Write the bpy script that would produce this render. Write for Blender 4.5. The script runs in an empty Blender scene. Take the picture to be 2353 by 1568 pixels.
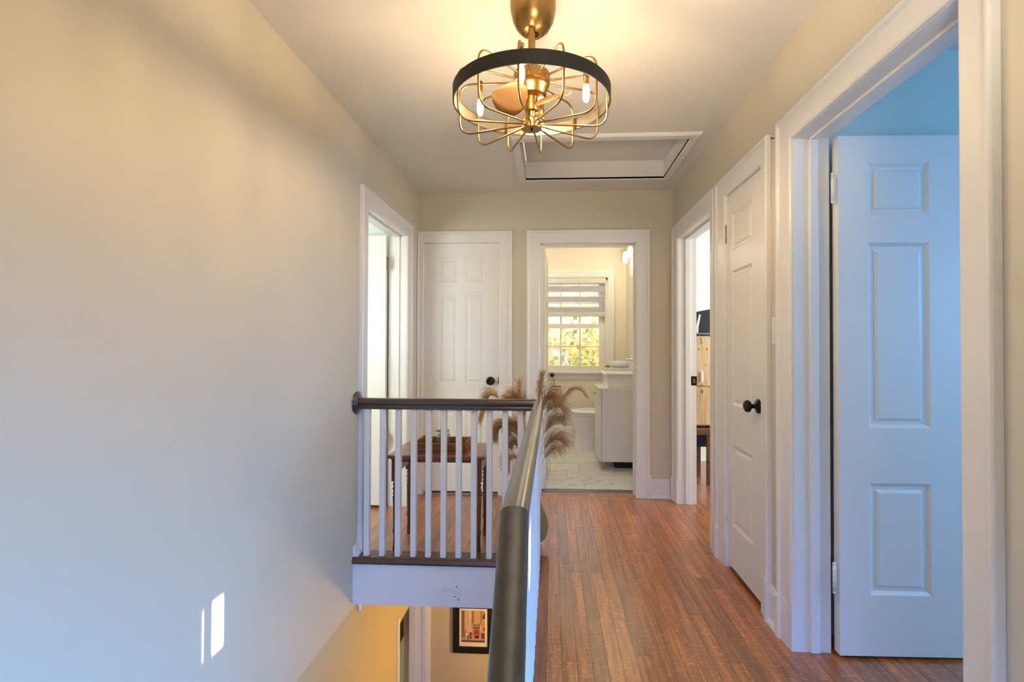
import bpy, bmesh, math, random
from mathutils import Vector, Matrix
random.seed(7)
PI = math.pi
SC = bpy.context.scene
COL = SC.collection

# ------------------------------------------------------------------ camera
W_PX, H_PX = 2353, 1568
F_PX, CX, CY = 1064.62, 1217.136, 781.207
YAW, PIT, ROL = 0.0487, 0.0112, 0.0028
CAM_Z = 1.1975
fw = Vector((-math.sin(YAW)*math.cos(PIT), math.cos(YAW)*math.cos(PIT), math.sin(PIT)))
rt = Vector((math.cos(YAW), math.sin(YAW), 0)); upv = rt.cross(fw)
R_ = rt*math.cos(ROL) + upv*math.sin(ROL); U_ = upv*math.cos(ROL) - rt*math.sin(ROL)
cd = bpy.data.cameras.new('camera'); cam = bpy.data.objects.new('camera', cd); COL.objects.link(cam)
cam.matrix_world = Matrix(((R_.x, U_.x, -fw.x, 0), (R_.y, U_.y, -fw.y, 0), (R_.z, U_.z, -fw.z, CAM_Z), (0, 0, 0, 1)))
cd.sensor_width = 36; cd.lens = F_PX/W_PX*36
cd.shift_x = (W_PX/2-CX)/W_PX; cd.shift_y = (CY-H_PX/2)/W_PX
cd.clip_start = 0.02; cd.clip_end = 200
SC.camera = cam

# ------------------------------------------------------------------ light
SC.view_settings.view_transform = 'Standard'; SC.view_settings.look = 'None'
SC.view_settings.gamma = 1; SC.view_settings.use_curve_mapping = False
SC.view_settings.exposure = 0.30
wd = bpy.data.worlds.new('sky'); SC.world = wd; wd.use_nodes = True
nt = wd.node_tree; bg = nt.nodes['Background']
sky = nt.nodes.new('ShaderNodeTexSky'); sky.sky_type = 'HOSEK_WILKIE'; sky.turbidity = 9.0
sky.sun_direction = (0.95, -0.1, 0.3); sky.ground_albedo = 0.35
nt.links.new(sky.outputs[0], bg.inputs[0]); bg.inputs[1].default_value = 15.0

def aim(o, d):
    o.rotation_euler = Vector(d).to_track_quat('-Z', 'Y').to_euler()
def area(name, loc, d, sx, sy, power, col):
    l = bpy.data.lights.new(name, 'AREA'); l.shape = 'RECTANGLE'; l.size = sx; l.size_y = sy
    l.energy = power; l.color = col
    o = bpy.data.objects.new(name, l); COL.objects.link(o); o.location = loc; aim(o, d); return o
def point(name, loc, power, col, r=0.06):
    l = bpy.data.lights.new(name, 'POINT'); l.energy = power; l.color = col; l.shadow_soft_size = r
    o = bpy.data.objects.new(name, l); COL.objects.link(o); o.location = loc; return o
sl = bpy.data.lights.new('sun', 'SUN'); sl.energy = 16; sl.angle = 0.006; sl.color = (1, 0.96, 0.88)
so = bpy.data.objects.new('sun', sl); COL.objects.link(so); aim(so, (-1, 0.1, -0.3)); so.location = (8, 0, 6)
lw = area('daylight_landing_window', (-0.1, -1.34, 0.66), (0, 1, -0.80), 1.1, 1.0, 28, (0.15, 0.31, 1.0)); lw.data.spread = math.radians(86)
lw = area('daylight_landing_side_window', (0.94, -0.75, 0.50), (-1, 0.95, -0.72), 0.9, 1.0, 80, (0.07, 0.39, 1.0)); lw.data.spread = math.radians(98)
area('daylight_bedroom_window', (3.93, 0.55, 1.45), (-1, 0.15, -0.25), 1.3, 1.2, 58, (0.19, 0.46, 1.0))
area('daylight_left_room_window', (-2.3, 1.56, 1.4), (0.1, 1, -0.1), 1.3, 1.2, 36, (0.86, 1.0, 0.97))
area('daylight_office_window', (2.6, 2.84, 1.6), (-0.3, 1, -0.1), 1.2, 1.1, 60, (0.92, 0.98, 1.0))
point('lower_hall_lamp', (0.0, 3.12, -0.85), 24, (1.0, 0.64, 0.20), 0.08)
point('landing_fill', (0.1, -0.9, 2.2), 8, (1.0, 0.84, 0.62), 0.12)  # unseen fill added over the landing, no fixture there
point('bathroom_ceiling_fill', (-0.1, 4.85, 2.25), 13, (1.0, 0.88, 0.70), 0.1)  # extra fill added to brighten the bathroom, no fixture modelled
fl_ = area('camera_side_fill', (0.25, -0.30, 1.45), (-0.02, 0.74, 0.68), 0.5, 0.5, 8.5, (1.0, 0.89, 0.75)); fl_.data.spread = math.radians(88)  # unseen fill added by the camera, aimed up to brighten ceiling and end wall
pl = area('bathroom_window_portal', (0.22, 6.02, 1.45), (0, -1, 0), 1.0, 1.25, 1, (1, 1, 1)); pl.data.cycles.is_portal = True
BULB = 480      # emission of the ceiling fan's filament bulbs

# ------------------------------------------------------------------ helpers
class MB:
    def __init__(s): s.v = []; s.f = []; s.sm = []
    def add(s, vs, fs, smooth=False):
        n = len(s.v); s.v += [tuple(p) for p in vs]
        for f in fs: s.f.append(tuple(i+n for i in f)); s.sm.append(smooth)
        return s
    def box(s, x0, x1, y0, y1, z0, z1, M=None):
        x0, x1 = min(x0, x1), max(x0, x1); y0, y1 = min(y0, y1), max(y0, y1); z0, z1 = min(z0, z1), max(z0, z1)
        vs = [(x0,y0,z0),(x1,y0,z0),(x1,y1,z0),(x0,y1,z0),(x0,y0,z1),(x1,y0,z1),(x1,y1,z1),(x0,y1,z1)]
        if M is not None: vs = [tuple(M @ Vector(p)) for p in vs]
        return s.add(vs, [(3,2,1,0),(4,5,6,7),(0,1,5,4),(1,2,6,5),(2,3,7,6),(3,0,4,7)])
    def loops(s, rings, smooth=True, cap=True, closed=False):
        n = len(rings[0]); vs = [p for r in rings for p in r]; fs = []
        m = len(rings); rng = m if closed else m-1
        for i in range(rng):
            a = i*n; b = ((i+1) % m)*n
            for j in range(n):
                k = (j+1) % n; fs.append((a+j, a+k, b+k, b+j))
        s.add(vs, fs, smooth)
        if cap and not closed:
            s.add(list(rings[0]), [tuple(reversed(range(n)))]); s.add(list(rings[-1]), [tuple(range(n))])
        return s
    def lathe(s, prof, seg=24, M=None, smooth=True, cap=True, sx=1, sy=1):
        rings = []
        for r, z in prof:
            ring = [Vector((sx*r*math.cos(2*PI*k/seg), sy*r*math.sin(2*PI*k/seg), z)) for k in range(seg)]
            if M is not None: ring = [M @ p for p in ring]
            rings.append([tuple(p) for p in ring])
        return s.loops(rings, smooth, cap)
    def tube(s, pts, r, seg=8, closed=False, cap=True, smooth=True):
        pts = [Vector(p) for p in pts]; n = len(pts); rings = []
        rr = r if isinstance(r, (list, tuple)) else [r]*n
        up = None
        for i in range(n):
            if closed: t = pts[(i+1) % n]-pts[i-1]
            else: t = pts[min(i+1, n-1)]-pts[max(i-1, 0)]
            t.normalize()
            if up is None:
                up = Vector((0, 0, 1)) if abs(t.z) < 0.9 else Vector((1, 0, 0))
            u = (up - t*up.dot(t)); 
            if u.length < 1e-6: u = t.orthogonal()
            u.normalize(); w = t.cross(u); up = u
            rings.append([tuple(pts[i]+(u*math.cos(2*PI*k/seg)+w*math.sin(2*PI*k/seg))*rr[i]) for k in range(seg)])
        return s.loops(rings, smooth, cap, closed)
    def prism(s, poly, M, h, smooth=False):
        a = [tuple(M @ Vector((x, y, 0))) for x, y in poly]; b = [tuple(M @ Vector((x, y, h))) for x, y in poly]
        return s.loops([a, b], smooth)
    def sphere(s, c, r, seg=16, rg=10, sx=1, sy=1, sz=1):
        prof = [(r*math.sin(PI*i/rg)+1e-5, -r*math.cos(PI*i/rg)*sz) for i in range(rg+1)]
        return s.lathe(prof, seg, Matrix.Translation(c), sx=sx, sy=sy)

def frame_to(d, loc=(0, 0, 0)):
    """matrix whose local +Z runs along d"""
    q = Vector(d).to_track_quat('Z', 'Y'); return Matrix.Translation(loc) @ q.to_matrix().to_4x4()

def part(name, mb, mat, parent=None, bevel=0, seg=2, local=False):
    me = bpy.data.meshes.new(name); me.from_pydata(mb.v, [], mb.f); me.update()
    me.polygons.foreach_set('use_smooth', mb.sm)
    bm = bmesh.new(); bm.from_mesh(me); bmesh.ops.recalc_face_normals(bm, faces=bm.faces); bm.to_mesh(me); bm.free()
    me.materials.append(mat)
    o = bpy.data.objects.new(name, me); COL.objects.link(o)
    if parent is not None:
        o.parent = parent
        if not local: o.matrix_parent_inverse = world_of(parent).inverted()
    if bevel:
        b = o.modifiers.new('bevel', 'BEVEL'); b.width = bevel; b.segments = seg; b.limit_method = 'ANGLE'; b.angle_limit = 0.6
        b.harden_normals = False
    return o
def world_of(o):
    m = Matrix.LocRotScale(o.location, o.rotation_euler, o.scale)
    if o.parent is not None: m = world_of(o.parent) @ o.matrix_parent_inverse @ m
    return m
def tag(o, label=None, cat=None, group=None, kind=None):
    if label: o['label'] = label
    if cat: o['category'] = cat
    if group: o['group'] = group
    if kind: o['kind'] = kind
    return o
def thing(name, label, cat, loc=(0, 0, 0), rz=0.0, group=None, kind=None):
    o = bpy.data.objects.new(name, None); COL.objects.link(o); o.location = loc; o.rotation_euler = (0, 0, rz)
    o.empty_display_size = 0.05
    return tag(o, label, cat, group, kind)
def struct(name, mb, mat, label, cat, bevel=0):
    return tag(part(name, mb, mat, None, bevel), label, cat, None, 'structure')

def wall_cells(axis, p0, p1, a0, a1, z0, z1, holes):
    """slab between p0,p1 on axis; a = other horizontal axis; holes (a0,a1,z0,z1)"""
    mb = MB(); A = sorted({a0, a1, *[h[0] for h in holes], *[h[1] for h in holes]}); Z = sorted({z0, z1, *[h[2] for h in holes], *[h[3] for h in holes]})
    A = [a for a in A if a0 <= a <= a1]; Z = [z for z in Z if z0 <= z <= z1]
    for i in range(len(A)-1):
        run = None
        for j in range(len(Z)-1):
            am, zm = (A[i]+A[i+1])/2, (Z[j]+Z[j+1])/2
            inside = any(h[0] < am < h[1] and h[2] < zm < h[3] for h in holes)
            if inside:
                if run is not None: _emit(mb, axis, p0, p1, A[i], A[i+1], run, Z[j]); run = None
            elif run is None: run = Z[j]
        if run is not None: _emit(mb, axis, p0, p1, A[i], A[i+1], run, Z[-1])
    return mb
def _emit(mb, axis, p0, p1, a0, a1, z0, z1):
    if axis == 'X': mb.box(p0, p1, a0, a1, z0, z1)
    else: mb.box(a0, a1, p0, p1, z0, z1)

# ------------------------------------------------------------------ materials
def new_mat(name):
    m = bpy.data.materials.new(name); m.use_nodes = True
    return m, m.node_tree, m.node_tree.nodes['Principled BSDF']
def plain(name, col, rough=0.5, metal=0.0, spec=0.5, coat=0.0, noise=0.0, nscale=40, bump=0.0, bscale=200, **kw):
    m, t, b = new_mat(name)
    b.inputs['Base Color'].default_value = (*col, 1); b.inputs['Roughness'].default_value = rough
    b.inputs['Metallic'].default_value = metal; b.inputs['Specular IOR Level'].default_value = spec
    b.inputs['Coat Weight'].default_value = coat; b.inputs['Coat Roughness'].default_value = 0.1
    if noise or bump:
        tc = t.nodes.new('ShaderNodeTexCoord')
    if noise:
        n = t.nodes.new('ShaderNodeTexNoise'); n.inputs['Scale'].default_value = nscale; n.inputs['Detail'].default_value = 5
        mx = t.nodes.new('ShaderNodeMix'); mx.data_type = 'RGBA'
        mx.inputs[6].default_value = (*[c*(1-noise) for c in col], 1); mx.inputs[7].default_value = (*[min(1, c*(1+noise)) for c in col], 1)
        t.links.new(tc.outputs['Object'], n.inputs['Vector']); t.links.new(n.outputs[0], mx.inputs[0]); t.links.new(mx.outputs[2], b.inputs['Base Color'])
    if bump:
        n2 = t.nodes.new('ShaderNodeTexNoise'); n2.inputs['Scale'].default_value = bscale; n2.inputs['Detail'].default_value = 1
        bp = t.nodes.new('ShaderNodeBump'); bp.inputs['Strength'].default_value = bump; bp.inputs['Distance'].default_value = 0.002
        t.links.new(tc.outputs['Object'], n2.inputs['Vector']); t.links.new(n2.outputs[0], bp.inputs['Height']); t.links.new(bp.outputs[0], b.inputs['Normal'])
    return m
def emit(name, col, s):
    m, t, b = new_mat(name)
    b.inputs['Base Color'].default_value = (0.9, 0.9, 0.85, 1)
    b.inputs['Emission Color'].default_value = (*col, 1); b.inputs['Emission Strength'].default_value = s
    return m
def glass(name, col=(1, 1, 1), rough=0.0, mixt=0.85):
    """thin clear pane: mostly see-through with a glossy film"""
    m, t, b = new_mat(name)
    tr = t.nodes.new('ShaderNodeBsdfTransparent'); tr.inputs[0].default_value = (*col, 1)
    gl = t.nodes.new('ShaderNodeBsdfGlossy'); gl.inputs['Roughness'].default_value = 0.02
    lw_ = t.nodes.new('ShaderNodeLayerWeight'); lw_.inputs[0].default_value = 0.25
    fr = t.nodes.new('ShaderNodeMapRange'); fr.inputs['To Min'].default_value = 0.035; fr.inputs['To Max'].default_value = 0.55
    t.links.new(lw_.outputs['Facing'], fr.inputs['Value'])
    mx = t.nodes.new('ShaderNodeMixShader')
    t.links.new(fr.outputs[0], mx.inputs[0]); t.links.new(tr.outputs[0], mx.inputs[1]); t.links.new(gl.outputs[0], mx.inputs[2])
    t.links.new(mx.outputs[0], t.nodes['Material Output'].inputs[0])
    return m
def wood(name, dark, light, axis=1, scale=1.0, rough=0.3, coat=0.3, rand=0.25, fleck=0.5, fine=1.0, crough=0.32):
    """grain stretched along one local axis, random tone per object"""
    m, t, b = new_mat(name); N = t.nodes; L = t.links
    tc = N.new('ShaderNodeTexCoord'); oi = N.new('ShaderNodeObjectInfo')
    off = N.new('ShaderNodeVectorMath'); off.operation = 'SCALE'; off.inputs[0].default_value = (13.1, 7.7, 5.3)
    L.new(oi.outputs['Random'], off.inputs['Scale'])
    addv = N.new('ShaderNodeVectorMath'); addv.operation = 'ADD'
    L.new(tc.outputs['Object'], addv.inputs[0]); L.new(off.outputs[0], addv.inputs[1])
    def mapped(sc):
        mp = N.new('ShaderNodeMapping'); mp.inputs['Scale'].default_value = sc; L.new(addv.outputs[0], mp.inputs[0]); return mp
    lo, hi = 3.0*scale, 62*scale
    sc1 = [hi]*3; sc1[axis] = lo
    n1 = N.new('ShaderNodeTexNoise'); n1.inputs['Scale'].default_value = 1; n1.inputs['Detail'].default_value = 2; n1.inputs['Roughness'].default_value = 0.5
    L.new(mapped(sc1).outputs[0], n1.inputs['Vector'])
    sc2 = [hi*6*fine]*3; sc2[axis] = 9*scale
    n2 = N.new('ShaderNodeTexNoise'); n2.inputs['Scale'].default_value = 1; n2.inputs['Detail'].default_value = 1
    L.new(mapped(sc2).outputs[0], n2.inputs['Vector'])
    # ray fleck: short wavy marks across the grain
    sc3 = [28*scale]*3; sc3[axis] = 75*scale
    w = N.new('ShaderNodeTexNoise'); w.inputs['Scale'].default_value = 1; w.inputs['Detail'].default_value = 2; w.inputs['Distortion'].default_value = 1.6
    L.new(mapped(sc3).outputs[0], w.inputs['Vector'])
    rp = N.new('ShaderNodeMapRange'); rp.inputs['From Min'].default_value = 0.56; rp.inputs['From Max'].default_value = 0.68
    L.new(w.outputs[0], rp.inputs['Value'])
    mx = N.new('ShaderNodeMix'); mx.data_type = 'RGBA'
    cr = N.new('ShaderNodeMapRange'); cr.inputs['From Min'].default_value = 0.28; cr.inputs['From Max'].default_value = 0.72
    L.new(n1.outputs[0], cr.inputs['Value']); L.new(cr.outputs[0], mx.inputs[0])
    mx.inputs[6].default_value = (*dark, 1); mx.inputs[7].default_value = (*light, 1)
    m2 = N.new('ShaderNodeMix'); m2.data_type = 'RGBA'; m2.blend_type = 'MULTIPLY'; m2.inputs[0].default_value = 0.5
    g = N.new('ShaderNodeMapRange'); g.inputs['From Min'].default_value = 0.3; g.inputs['From Max'].default_value = 0.6; g.inputs['To Min'].default_value = 0.35
    L.new(n2.outputs[0], g.inputs['Value']); L.new(mx.outputs[2], m2.inputs[6]); L.new(g.outputs[0], m2.inputs[7])
    m3 = N.new('ShaderNodeMix'); m3.data_type = 'RGBA'; m3.inputs[7].default_value = (*[min(1, c*1.5) for c in light], 1)
    fm = N.new('ShaderNodeMath'); fm.operation = 'MULTIPLY'; fm.inputs[1].default_value = fleck*0.6
    L.new(rp.outputs[0], fm.inputs[0]); L.new(fm.outputs[0], m3.inputs[0]); L.new(m2.outputs[2], m3.inputs[6])
    hs = N.new('ShaderNodeHueSaturation')
    vr = N.new('ShaderNodeMapRange'); vr.inputs['To Min'].default_value = 1-rand; vr.inputs['To Max'].default_value = 1+rand
    L.new(oi.outputs['Random'], vr.inputs['Value']); L.new(vr.outputs[0], hs.inputs['Value']); L.new(m3.outputs[2], hs.inputs['Color'])
    L.new(hs.outputs[0], b.inputs['Base Color'])
    b.inputs['Roughness'].default_value = rough; b.inputs['Coat Weight'].default_value = coat; b.inputs['Coat Roughness'].default_value = 0.28 if rough < 0.29 else crough; b.inputs['Coat IOR'].default_value = 1.65
    return m

M_WALL = plain('wall_paint', (0.67, 0.612, 0.488), 0.55, spec=0.3, bump=0.06, bscale=260)
M_CEIL = plain('ceiling_paint', (0.80, 0.765, 0.69), 0.7, spec=0.2, bump=0.05, bscale=180)
M_TRIM = plain('trim_paint', (0.82, 0.80, 0.76), 0.33)
M_DOOR = plain('door_paint', (0.82, 0.80, 0.75), 0.36)
M_BATHWALL = plain('bathroom_paint', (0.80, 0.74, 0.62), 0.6, spec=0.3)
M_WHITEWALL = plain('white_room_paint', (0.80, 0.82, 0.80), 0.6, spec=0.3)
M_BLUEWALL = plain('bedroom_paint', (0.62, 0.70, 0.63), 0.6, spec=0.3)
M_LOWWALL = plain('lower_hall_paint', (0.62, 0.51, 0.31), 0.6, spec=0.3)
M_SAGE = plain('sage_paint', (0.55, 0.60, 0.50), 0.6, spec=0.3)
M_OAK = wood('oak_strip_floor', (0.22, 0.056, 0.008), (0.60, 0.192, 0.034), 1, 1.0, 0.30, 1.0, 0.24, 0.9, 0.4)
M_OAKX = wood('oak_strip_floor_cross', (0.22, 0.056, 0.008), (0.58, 0.188, 0.034), 0, 1.0, 0.30, 1.0, 0.2, 0.5, 0.4)
M_RAILX = wood('dark_walnut_cross', (0.020, 0.009, 0.004), (0.075, 0.034, 0.014), 0, 1.0, 0.28, 0.8, 0.05, 0.05)
M_RAILY = wood('dark_walnut_along', (0.016, 0.010, 0.005), (0.050, 0.032, 0.016), 1, 1.0, 0.28, 0.8, 0.05, 0.0, 1.6)
M_NOSEX = wood('nosing_cross', (0.050, 0.018, 0.006), (0.15, 0.062, 0.022), 0, 1.0, 0.35, 0.2, 0.05, 0.2)
M_NOSEY = wood('nosing_along', (0.20, 0.052, 0.010), (0.46, 0.145, 0.032), 1, 1.0, 0.33, 0.2, 0.05, 0.4)
M_TABLE = wood('cherry_table', (0.16, 0.040, 0.012), (0.36, 0.105, 0.034), 0, 0.8, 0.25, 0.4, 0.05, 0.05)
M_TABLEZ = wood('cherry_table_legs', (0.10, 0.026, 0.009), (0.24, 0.068, 0.022), 2, 0.8, 0.3, 0.3, 0.05, 0.05)
M_TRAY = wood('tray_wood', (0.17, 0.06, 0.018), (0.38, 0.17, 0.055), 0, 0.8, 0.5, 0.0, 0.1, 0.05)
M_PINE = wood('knotty_pine', (0.52, 0.32, 0.16), (0.74, 0.52, 0.30), 2, 0.5, 0.45, 0.1, 0.03, 0.0)
M_BENCH = wood('bench_wood', (0.09, 0.035, 0.015), (0.22, 0.09, 0.04), 0, 0.6, 0.4, 0.1, 0.05, 0.0)
M_LEGWOOD = wood('beech_leg', (0.48, 0.26, 0.10), (0.66, 0.40, 0.18), 2, 0.8, 0.45, 0.0, 0.05, 0.0)
M_BLACK = plain('black_bronze', (0.012, 0.012, 0.011), 0.32, metal=0.6)
M_BLACKFLAT = plain('black_plastic', (0.018, 0.019, 0.02), 0.45)
M_BRASS = plain('brushed_brass', (0.30, 0.182, 0.062), 0.32, metal=1.0, noise=0.08, nscale=90)
M_BLADE = plain('champagne_blade', (0.40, 0.25, 0.11), 0.40, metal=0.7)
M_RINGIN = plain('ring_inside', (0.045, 0.035, 0.022), 0.5)
M_RING = plain('matte_black_ring', (0.012, 0.012, 0.011), 0.5, spec=0.3)
M_CHROME = plain('chrome', (0.85, 0.87, 0.9), 0.08, metal=1.0)
M_NICKEL = plain('aged_nickel', (0.42, 0.36, 0.26), 0.3, metal=1.0)
M_BULB = emit('bulb_glow', (1.0, 0.71, 0.41), BULB)
M_VBULB = emit('vanity_bulb_glow', (1.0, 0.86, 0.62), 60)
M_GLASS = glass('window_glass'); M_JAR = glass('jar_glass', (0.97, 0.99, 0.97))
M_CERAMIC = plain('ceramic', (0.86, 0.86, 0.85), 0.12, spec=0.6)
M_VANITY = plain('vanity_lacquer', (0.80, 0.79, 0.75), 0.3)
M_TILE = None
M_TOWEL = plain('towel', (0.85, 0.85, 0.86), 0.95, spec=0.1, bump=0.6, bscale=500)
M_JUTE = plain('jute', (0.30, 0.20, 0.10), 0.9, spec=0.1, noise=0.5, nscale=260, bump=0.8, bscale=400)
M_COTTON = plain('white_cotton_rope', (0.72, 0.71, 0.72), 0.9, spec=0.1, bump=0.6, bscale=300)
M_PLUME = plain('dry_plume', (0.60, 0.37, 0.18), 0.9, spec=0.1, noise=0.25, nscale=30)
M_PLUME2 = plain('dry_plume_pale', (0.68, 0.47, 0.27), 0.9, spec=0.1, noise=0.25, nscale=30)
M_STEM = plain('dry_stem', (0.24, 0.15, 0.08), 0.8)
M_MOSS = plain('dried_filling', (0.30, 0.27, 0.14), 0.9, noise=0.6, nscale=160, bump=1.0, bscale=150)
M_NAVY = plain('navy_cloth', (0.025, 0.045, 0.085), 0.85)
M_SCREEN = plain('dark_screen', (0.02, 0.024, 0.026), 0.25)
M_MAT = plain('cream_mat', (0.78, 0.70, 0.52), 0.7)
M_FRAME = plain('black_frame', (0.008, 0.008, 0.006), 0.4, bump=0.3, bscale=80)
M_BLINDW = plain('blind_sheer', (0.9, 0.9, 0.92), 0.8)
M_BLINDG = plain('blind_grey_fabric', (0.62, 0.60, 0.60), 0.85)
M_RAIL = plain('blind_rail', (0.62, 0.61, 0.55), 0.4)
M_MIRROR = plain('mirror', (0.9, 0.93, 0.95), 0.03, metal=1.0)
M_AMBER = plain('amber_soap', (0.45, 0.22, 0.06), 0.4)
M_ALU = plain('threshold_metal', (0.22, 0.22, 0.24), 0.35, metal=0.9)
M_DARK = plain('dark_void', (0.02, 0.022, 0.022), 0.8)
M_GRASS = plain('lawn', (0.12, 0.20, 0.05), 0.9, noise=0.4, nscale=3)
M_BARK = plain('bark', (0.09, 0.065, 0.045), 0.9, noise=0.4, nscale=20)
M_PATCH = plain('patch_paint', (0.74, 0.73, 0.71), 0.5)
def translucent(name, col, k=0.6, see=0.0):
    m, t, b = new_mat(name)
    tl = t.nodes.new('ShaderNodeBsdfTranslucent'); tl.inputs[0].default_value = (*col, 1)
    df = t.nodes.new('ShaderNodeBsdfDiffuse'); df.inputs[0].default_value = (*col, 1)
    mx = t.nodes.new('ShaderNodeMixShader'); mx.inputs[0].default_value = k
    t.links.new(df.outputs[0], mx.inputs[1]); t.links.new(tl.outputs[0], mx.inputs[2])
    tp = t.nodes.new('ShaderNodeBsdfTransparent'); m2 = t.nodes.new('ShaderNodeMixShader'); m2.inputs[0].default_value = see
    t.links.new(mx.outputs[0], m2.inputs[1]); t.links.new(tp.outputs[0], m2.inputs[2])
    t.links.new(m2.outputs[0], t.nodes['Material Output'].inputs[0]); return m
M_BLINDW = translucent('blind_sheer_weave', (0.95, 0.95, 0.97), 1.0, 0.6)
M_BLINDG = translucent('blind_opaque_weave', (0.62, 0.61, 0.64), 0.35, 0.06)
def leaf_mat(name, a, b_):
    m, t, b = new_mat(name)
    gi = t.nodes.new('ShaderNodeNewGeometry'); mx = t.nodes.new('ShaderNodeMix'); mx.data_type = 'RGBA'
    mx.inputs[6].default_value = (*a, 1); mx.inputs[7].default_value = (*b_, 1)
    t.links.new(gi.outputs['Random Per Island'], mx.inputs[0])
    df = t.nodes.new('ShaderNodeBsdfDiffuse'); tl = t.nodes.new('ShaderNodeBsdfTranslucent'); ms = t.nodes.new('ShaderNodeMixShader')
    ms.inputs[0].default_value = 0.6
    t.links.new(mx.outputs[2], df.inputs[0]); t.links.new(mx.outputs[2], tl.inputs[0])
    t.links.new(df.outputs[0], ms.inputs[1]); t.links.new(tl.outputs[0], ms.inputs[2]); t.links.new(ms.outputs[0], t.nodes['Material Output'].inputs[0])
    return m
M_LEAFY = leaf_mat('yellow_maple_leaf', (0.94, 0.80, 0.30), (0.97, 0.95, 0.70))
M_LEAFO = leaf_mat('orange_maple_leaf', (0.92, 0.58, 0.28), (0.96, 0.82, 0.52))
M_LEAFG = leaf_mat('green_leaf', (0.24, 0.40, 0.14), (0.66, 0.74, 0.34))
def tile_mat():
    m, t, b = new_mat('marble_tile'); N = t.nodes; L = t.links
    tc = N.new('ShaderNodeTexCoord'); oi = N.new('ShaderNodeObjectInfo')
    sc = N.new('ShaderNodeVectorMath'); sc.operation = 'SCALE'; sc.inputs[0].default_value = (31, 17, 9); L.new(oi.outputs['Random'], sc.inputs['Scale'])
    ad = N.new('ShaderNodeVectorMath'); L.new(tc.outputs['Object'], ad.inputs[0]); L.new(sc.outputs[0], ad.inputs[1])
    mp = N.new('ShaderNodeMapping'); mp.inputs['Rotation'].default_value = (0, 0, 0.5); mp.inputs['Scale'].default_value = (2.2, 6, 3); L.new(ad.outputs[0], mp.inputs[0])
    n = N.new('ShaderNodeTexNoise'); n.inputs['Scale'].default_value = 1.0; n.inputs['Detail'].default_value = 6; n.inputs['Distortion'].default_value = 1.2; L.new(mp.outputs[0], n.inputs['Vector'])
    sb = N.new('ShaderNodeMath'); sb.operation = 'SUBTRACT'; sb.inputs[1].default_value = 0.5; L.new(n.outputs[0], sb.inputs[0])
    ab = N.new('ShaderNodeMath'); ab.operation = 'ABSOLUTE'; L.new(sb.outputs[0], ab.inputs[0])
    mr = N.new('ShaderNodeMapRange'); mr.inputs['From Max'].default_value = 0.018; L.new(ab.outputs[0], mr.inputs['Value'])
    mx = N.new('ShaderNodeMix'); mx.data_type = 'RGBA'; mx.inputs[6].default_value = (0.52, 0.52, 0.51, 1); mx.inputs[7].default_value = (0.82, 0.81, 0.78, 1)
    L.new(mr.outputs[0], mx.inputs[0]); L.new(mx.outputs[2], b.inputs['Base Color']); b.inputs['Roughness'].default_value = 0.25
    return m
M_TILE = tile_mat()
M_SUNMASK = plain('sun_mask', (0.7, 0.7, 0.7), 0.8)
M_SHADEPLATE = plain('warm_nickel', (0.78, 0.72, 0.60), 0.4, metal=0.3)
M_GROUT = plain('grout', (0.45, 0.45, 0.44), 0.8)

# ------------------------------------------------------------------ setting: measures (m); hall floor is z = 0, camera stands on the stair landing
XL, XR, D, C = -1.088, 0.953, 3.698, 2.427
LZ = -0.54            # landing
BZ = -2.66            # lower hall floor
SLAB = -0.224         # underside of the upper floor
YS = 2.50             # far edge of the stairwell
XS = -0.105           # side edge of the stairwell
YF = 0.80             # near edge of the hall floor (top step)

# --- walls of the hall
LD0, LD1, LDH = 2.655, 3.395, 2.01        # left doorway
struct('wall_left', wall_cells('X', XL-0.13, XL, -1.42, D+0.12, SLAB-0.02, C+0.1, [(LD0-0.016, LD1+0.016, -0.002, LDH+0.016)]), M_WALL,
       'long cream stairwell wall on the left, with a doorway at its far end', 'wall')
struct('wall_left_lower', wall_cells('X', XL-0.13, XL-0.0005, -1.42, 3.80, BZ, SLAB-0.02, [(3.30, 3.80, BZ, -0.808)]), M_LOWWALL,
       'yellow-lit stair wall below the upper floor, left side', 'wall')
BD0, BD1, BDH = 1.118, 1.876, 2.02         # bedroom doorway
CD0, CD1, CDH = 2.142, 2.575, 2.015        # narrow closet
OD0, OD1, ODH = 2.815, 3.560, 2.010        # office
struct('wall_right', wall_cells('X', XR, XR+0.135, -1.42, D+0.12, LZ-0.2, C+0.1,
       [(BD0-0.016, BD1+0.016, -0.002, BDH+0.016), (CD0-0.016, CD1+0.016, -0.002, CDH+0.016), (OD0-0.016, OD1+0.016, -0.002, ODH+0.016)]), M_WALL,
       'beige right hand hall wall holding three white doorways', 'wall')
FC0, FC1, FCH = -1.0385, -0.4261, 2.020    # far closet
TD0, TD1, TDH = -0.098, 0.660, 2.012       # bathroom doorway
struct('wall_far', wall_cells('Y', D, D+0.115, XL, XR, SLAB, C+0.1,
       [(FC0-0.016, FC1+0.016, -0.002, FCH+0.016), (TD0-0.016, TD1+0.016, -0.002, TDH+0.016)]), M_WALL,
       'beige end wall of the hall around the closet and bathroom doors', 'wall')
struct('wall_back', wall_cells('Y', -1.55, -1.42, XL-0.13, XR+0.135, BZ, C+0.1, []), M_WALL,
       'wall behind the stair landing, behind the camera', 'wall')
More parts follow.
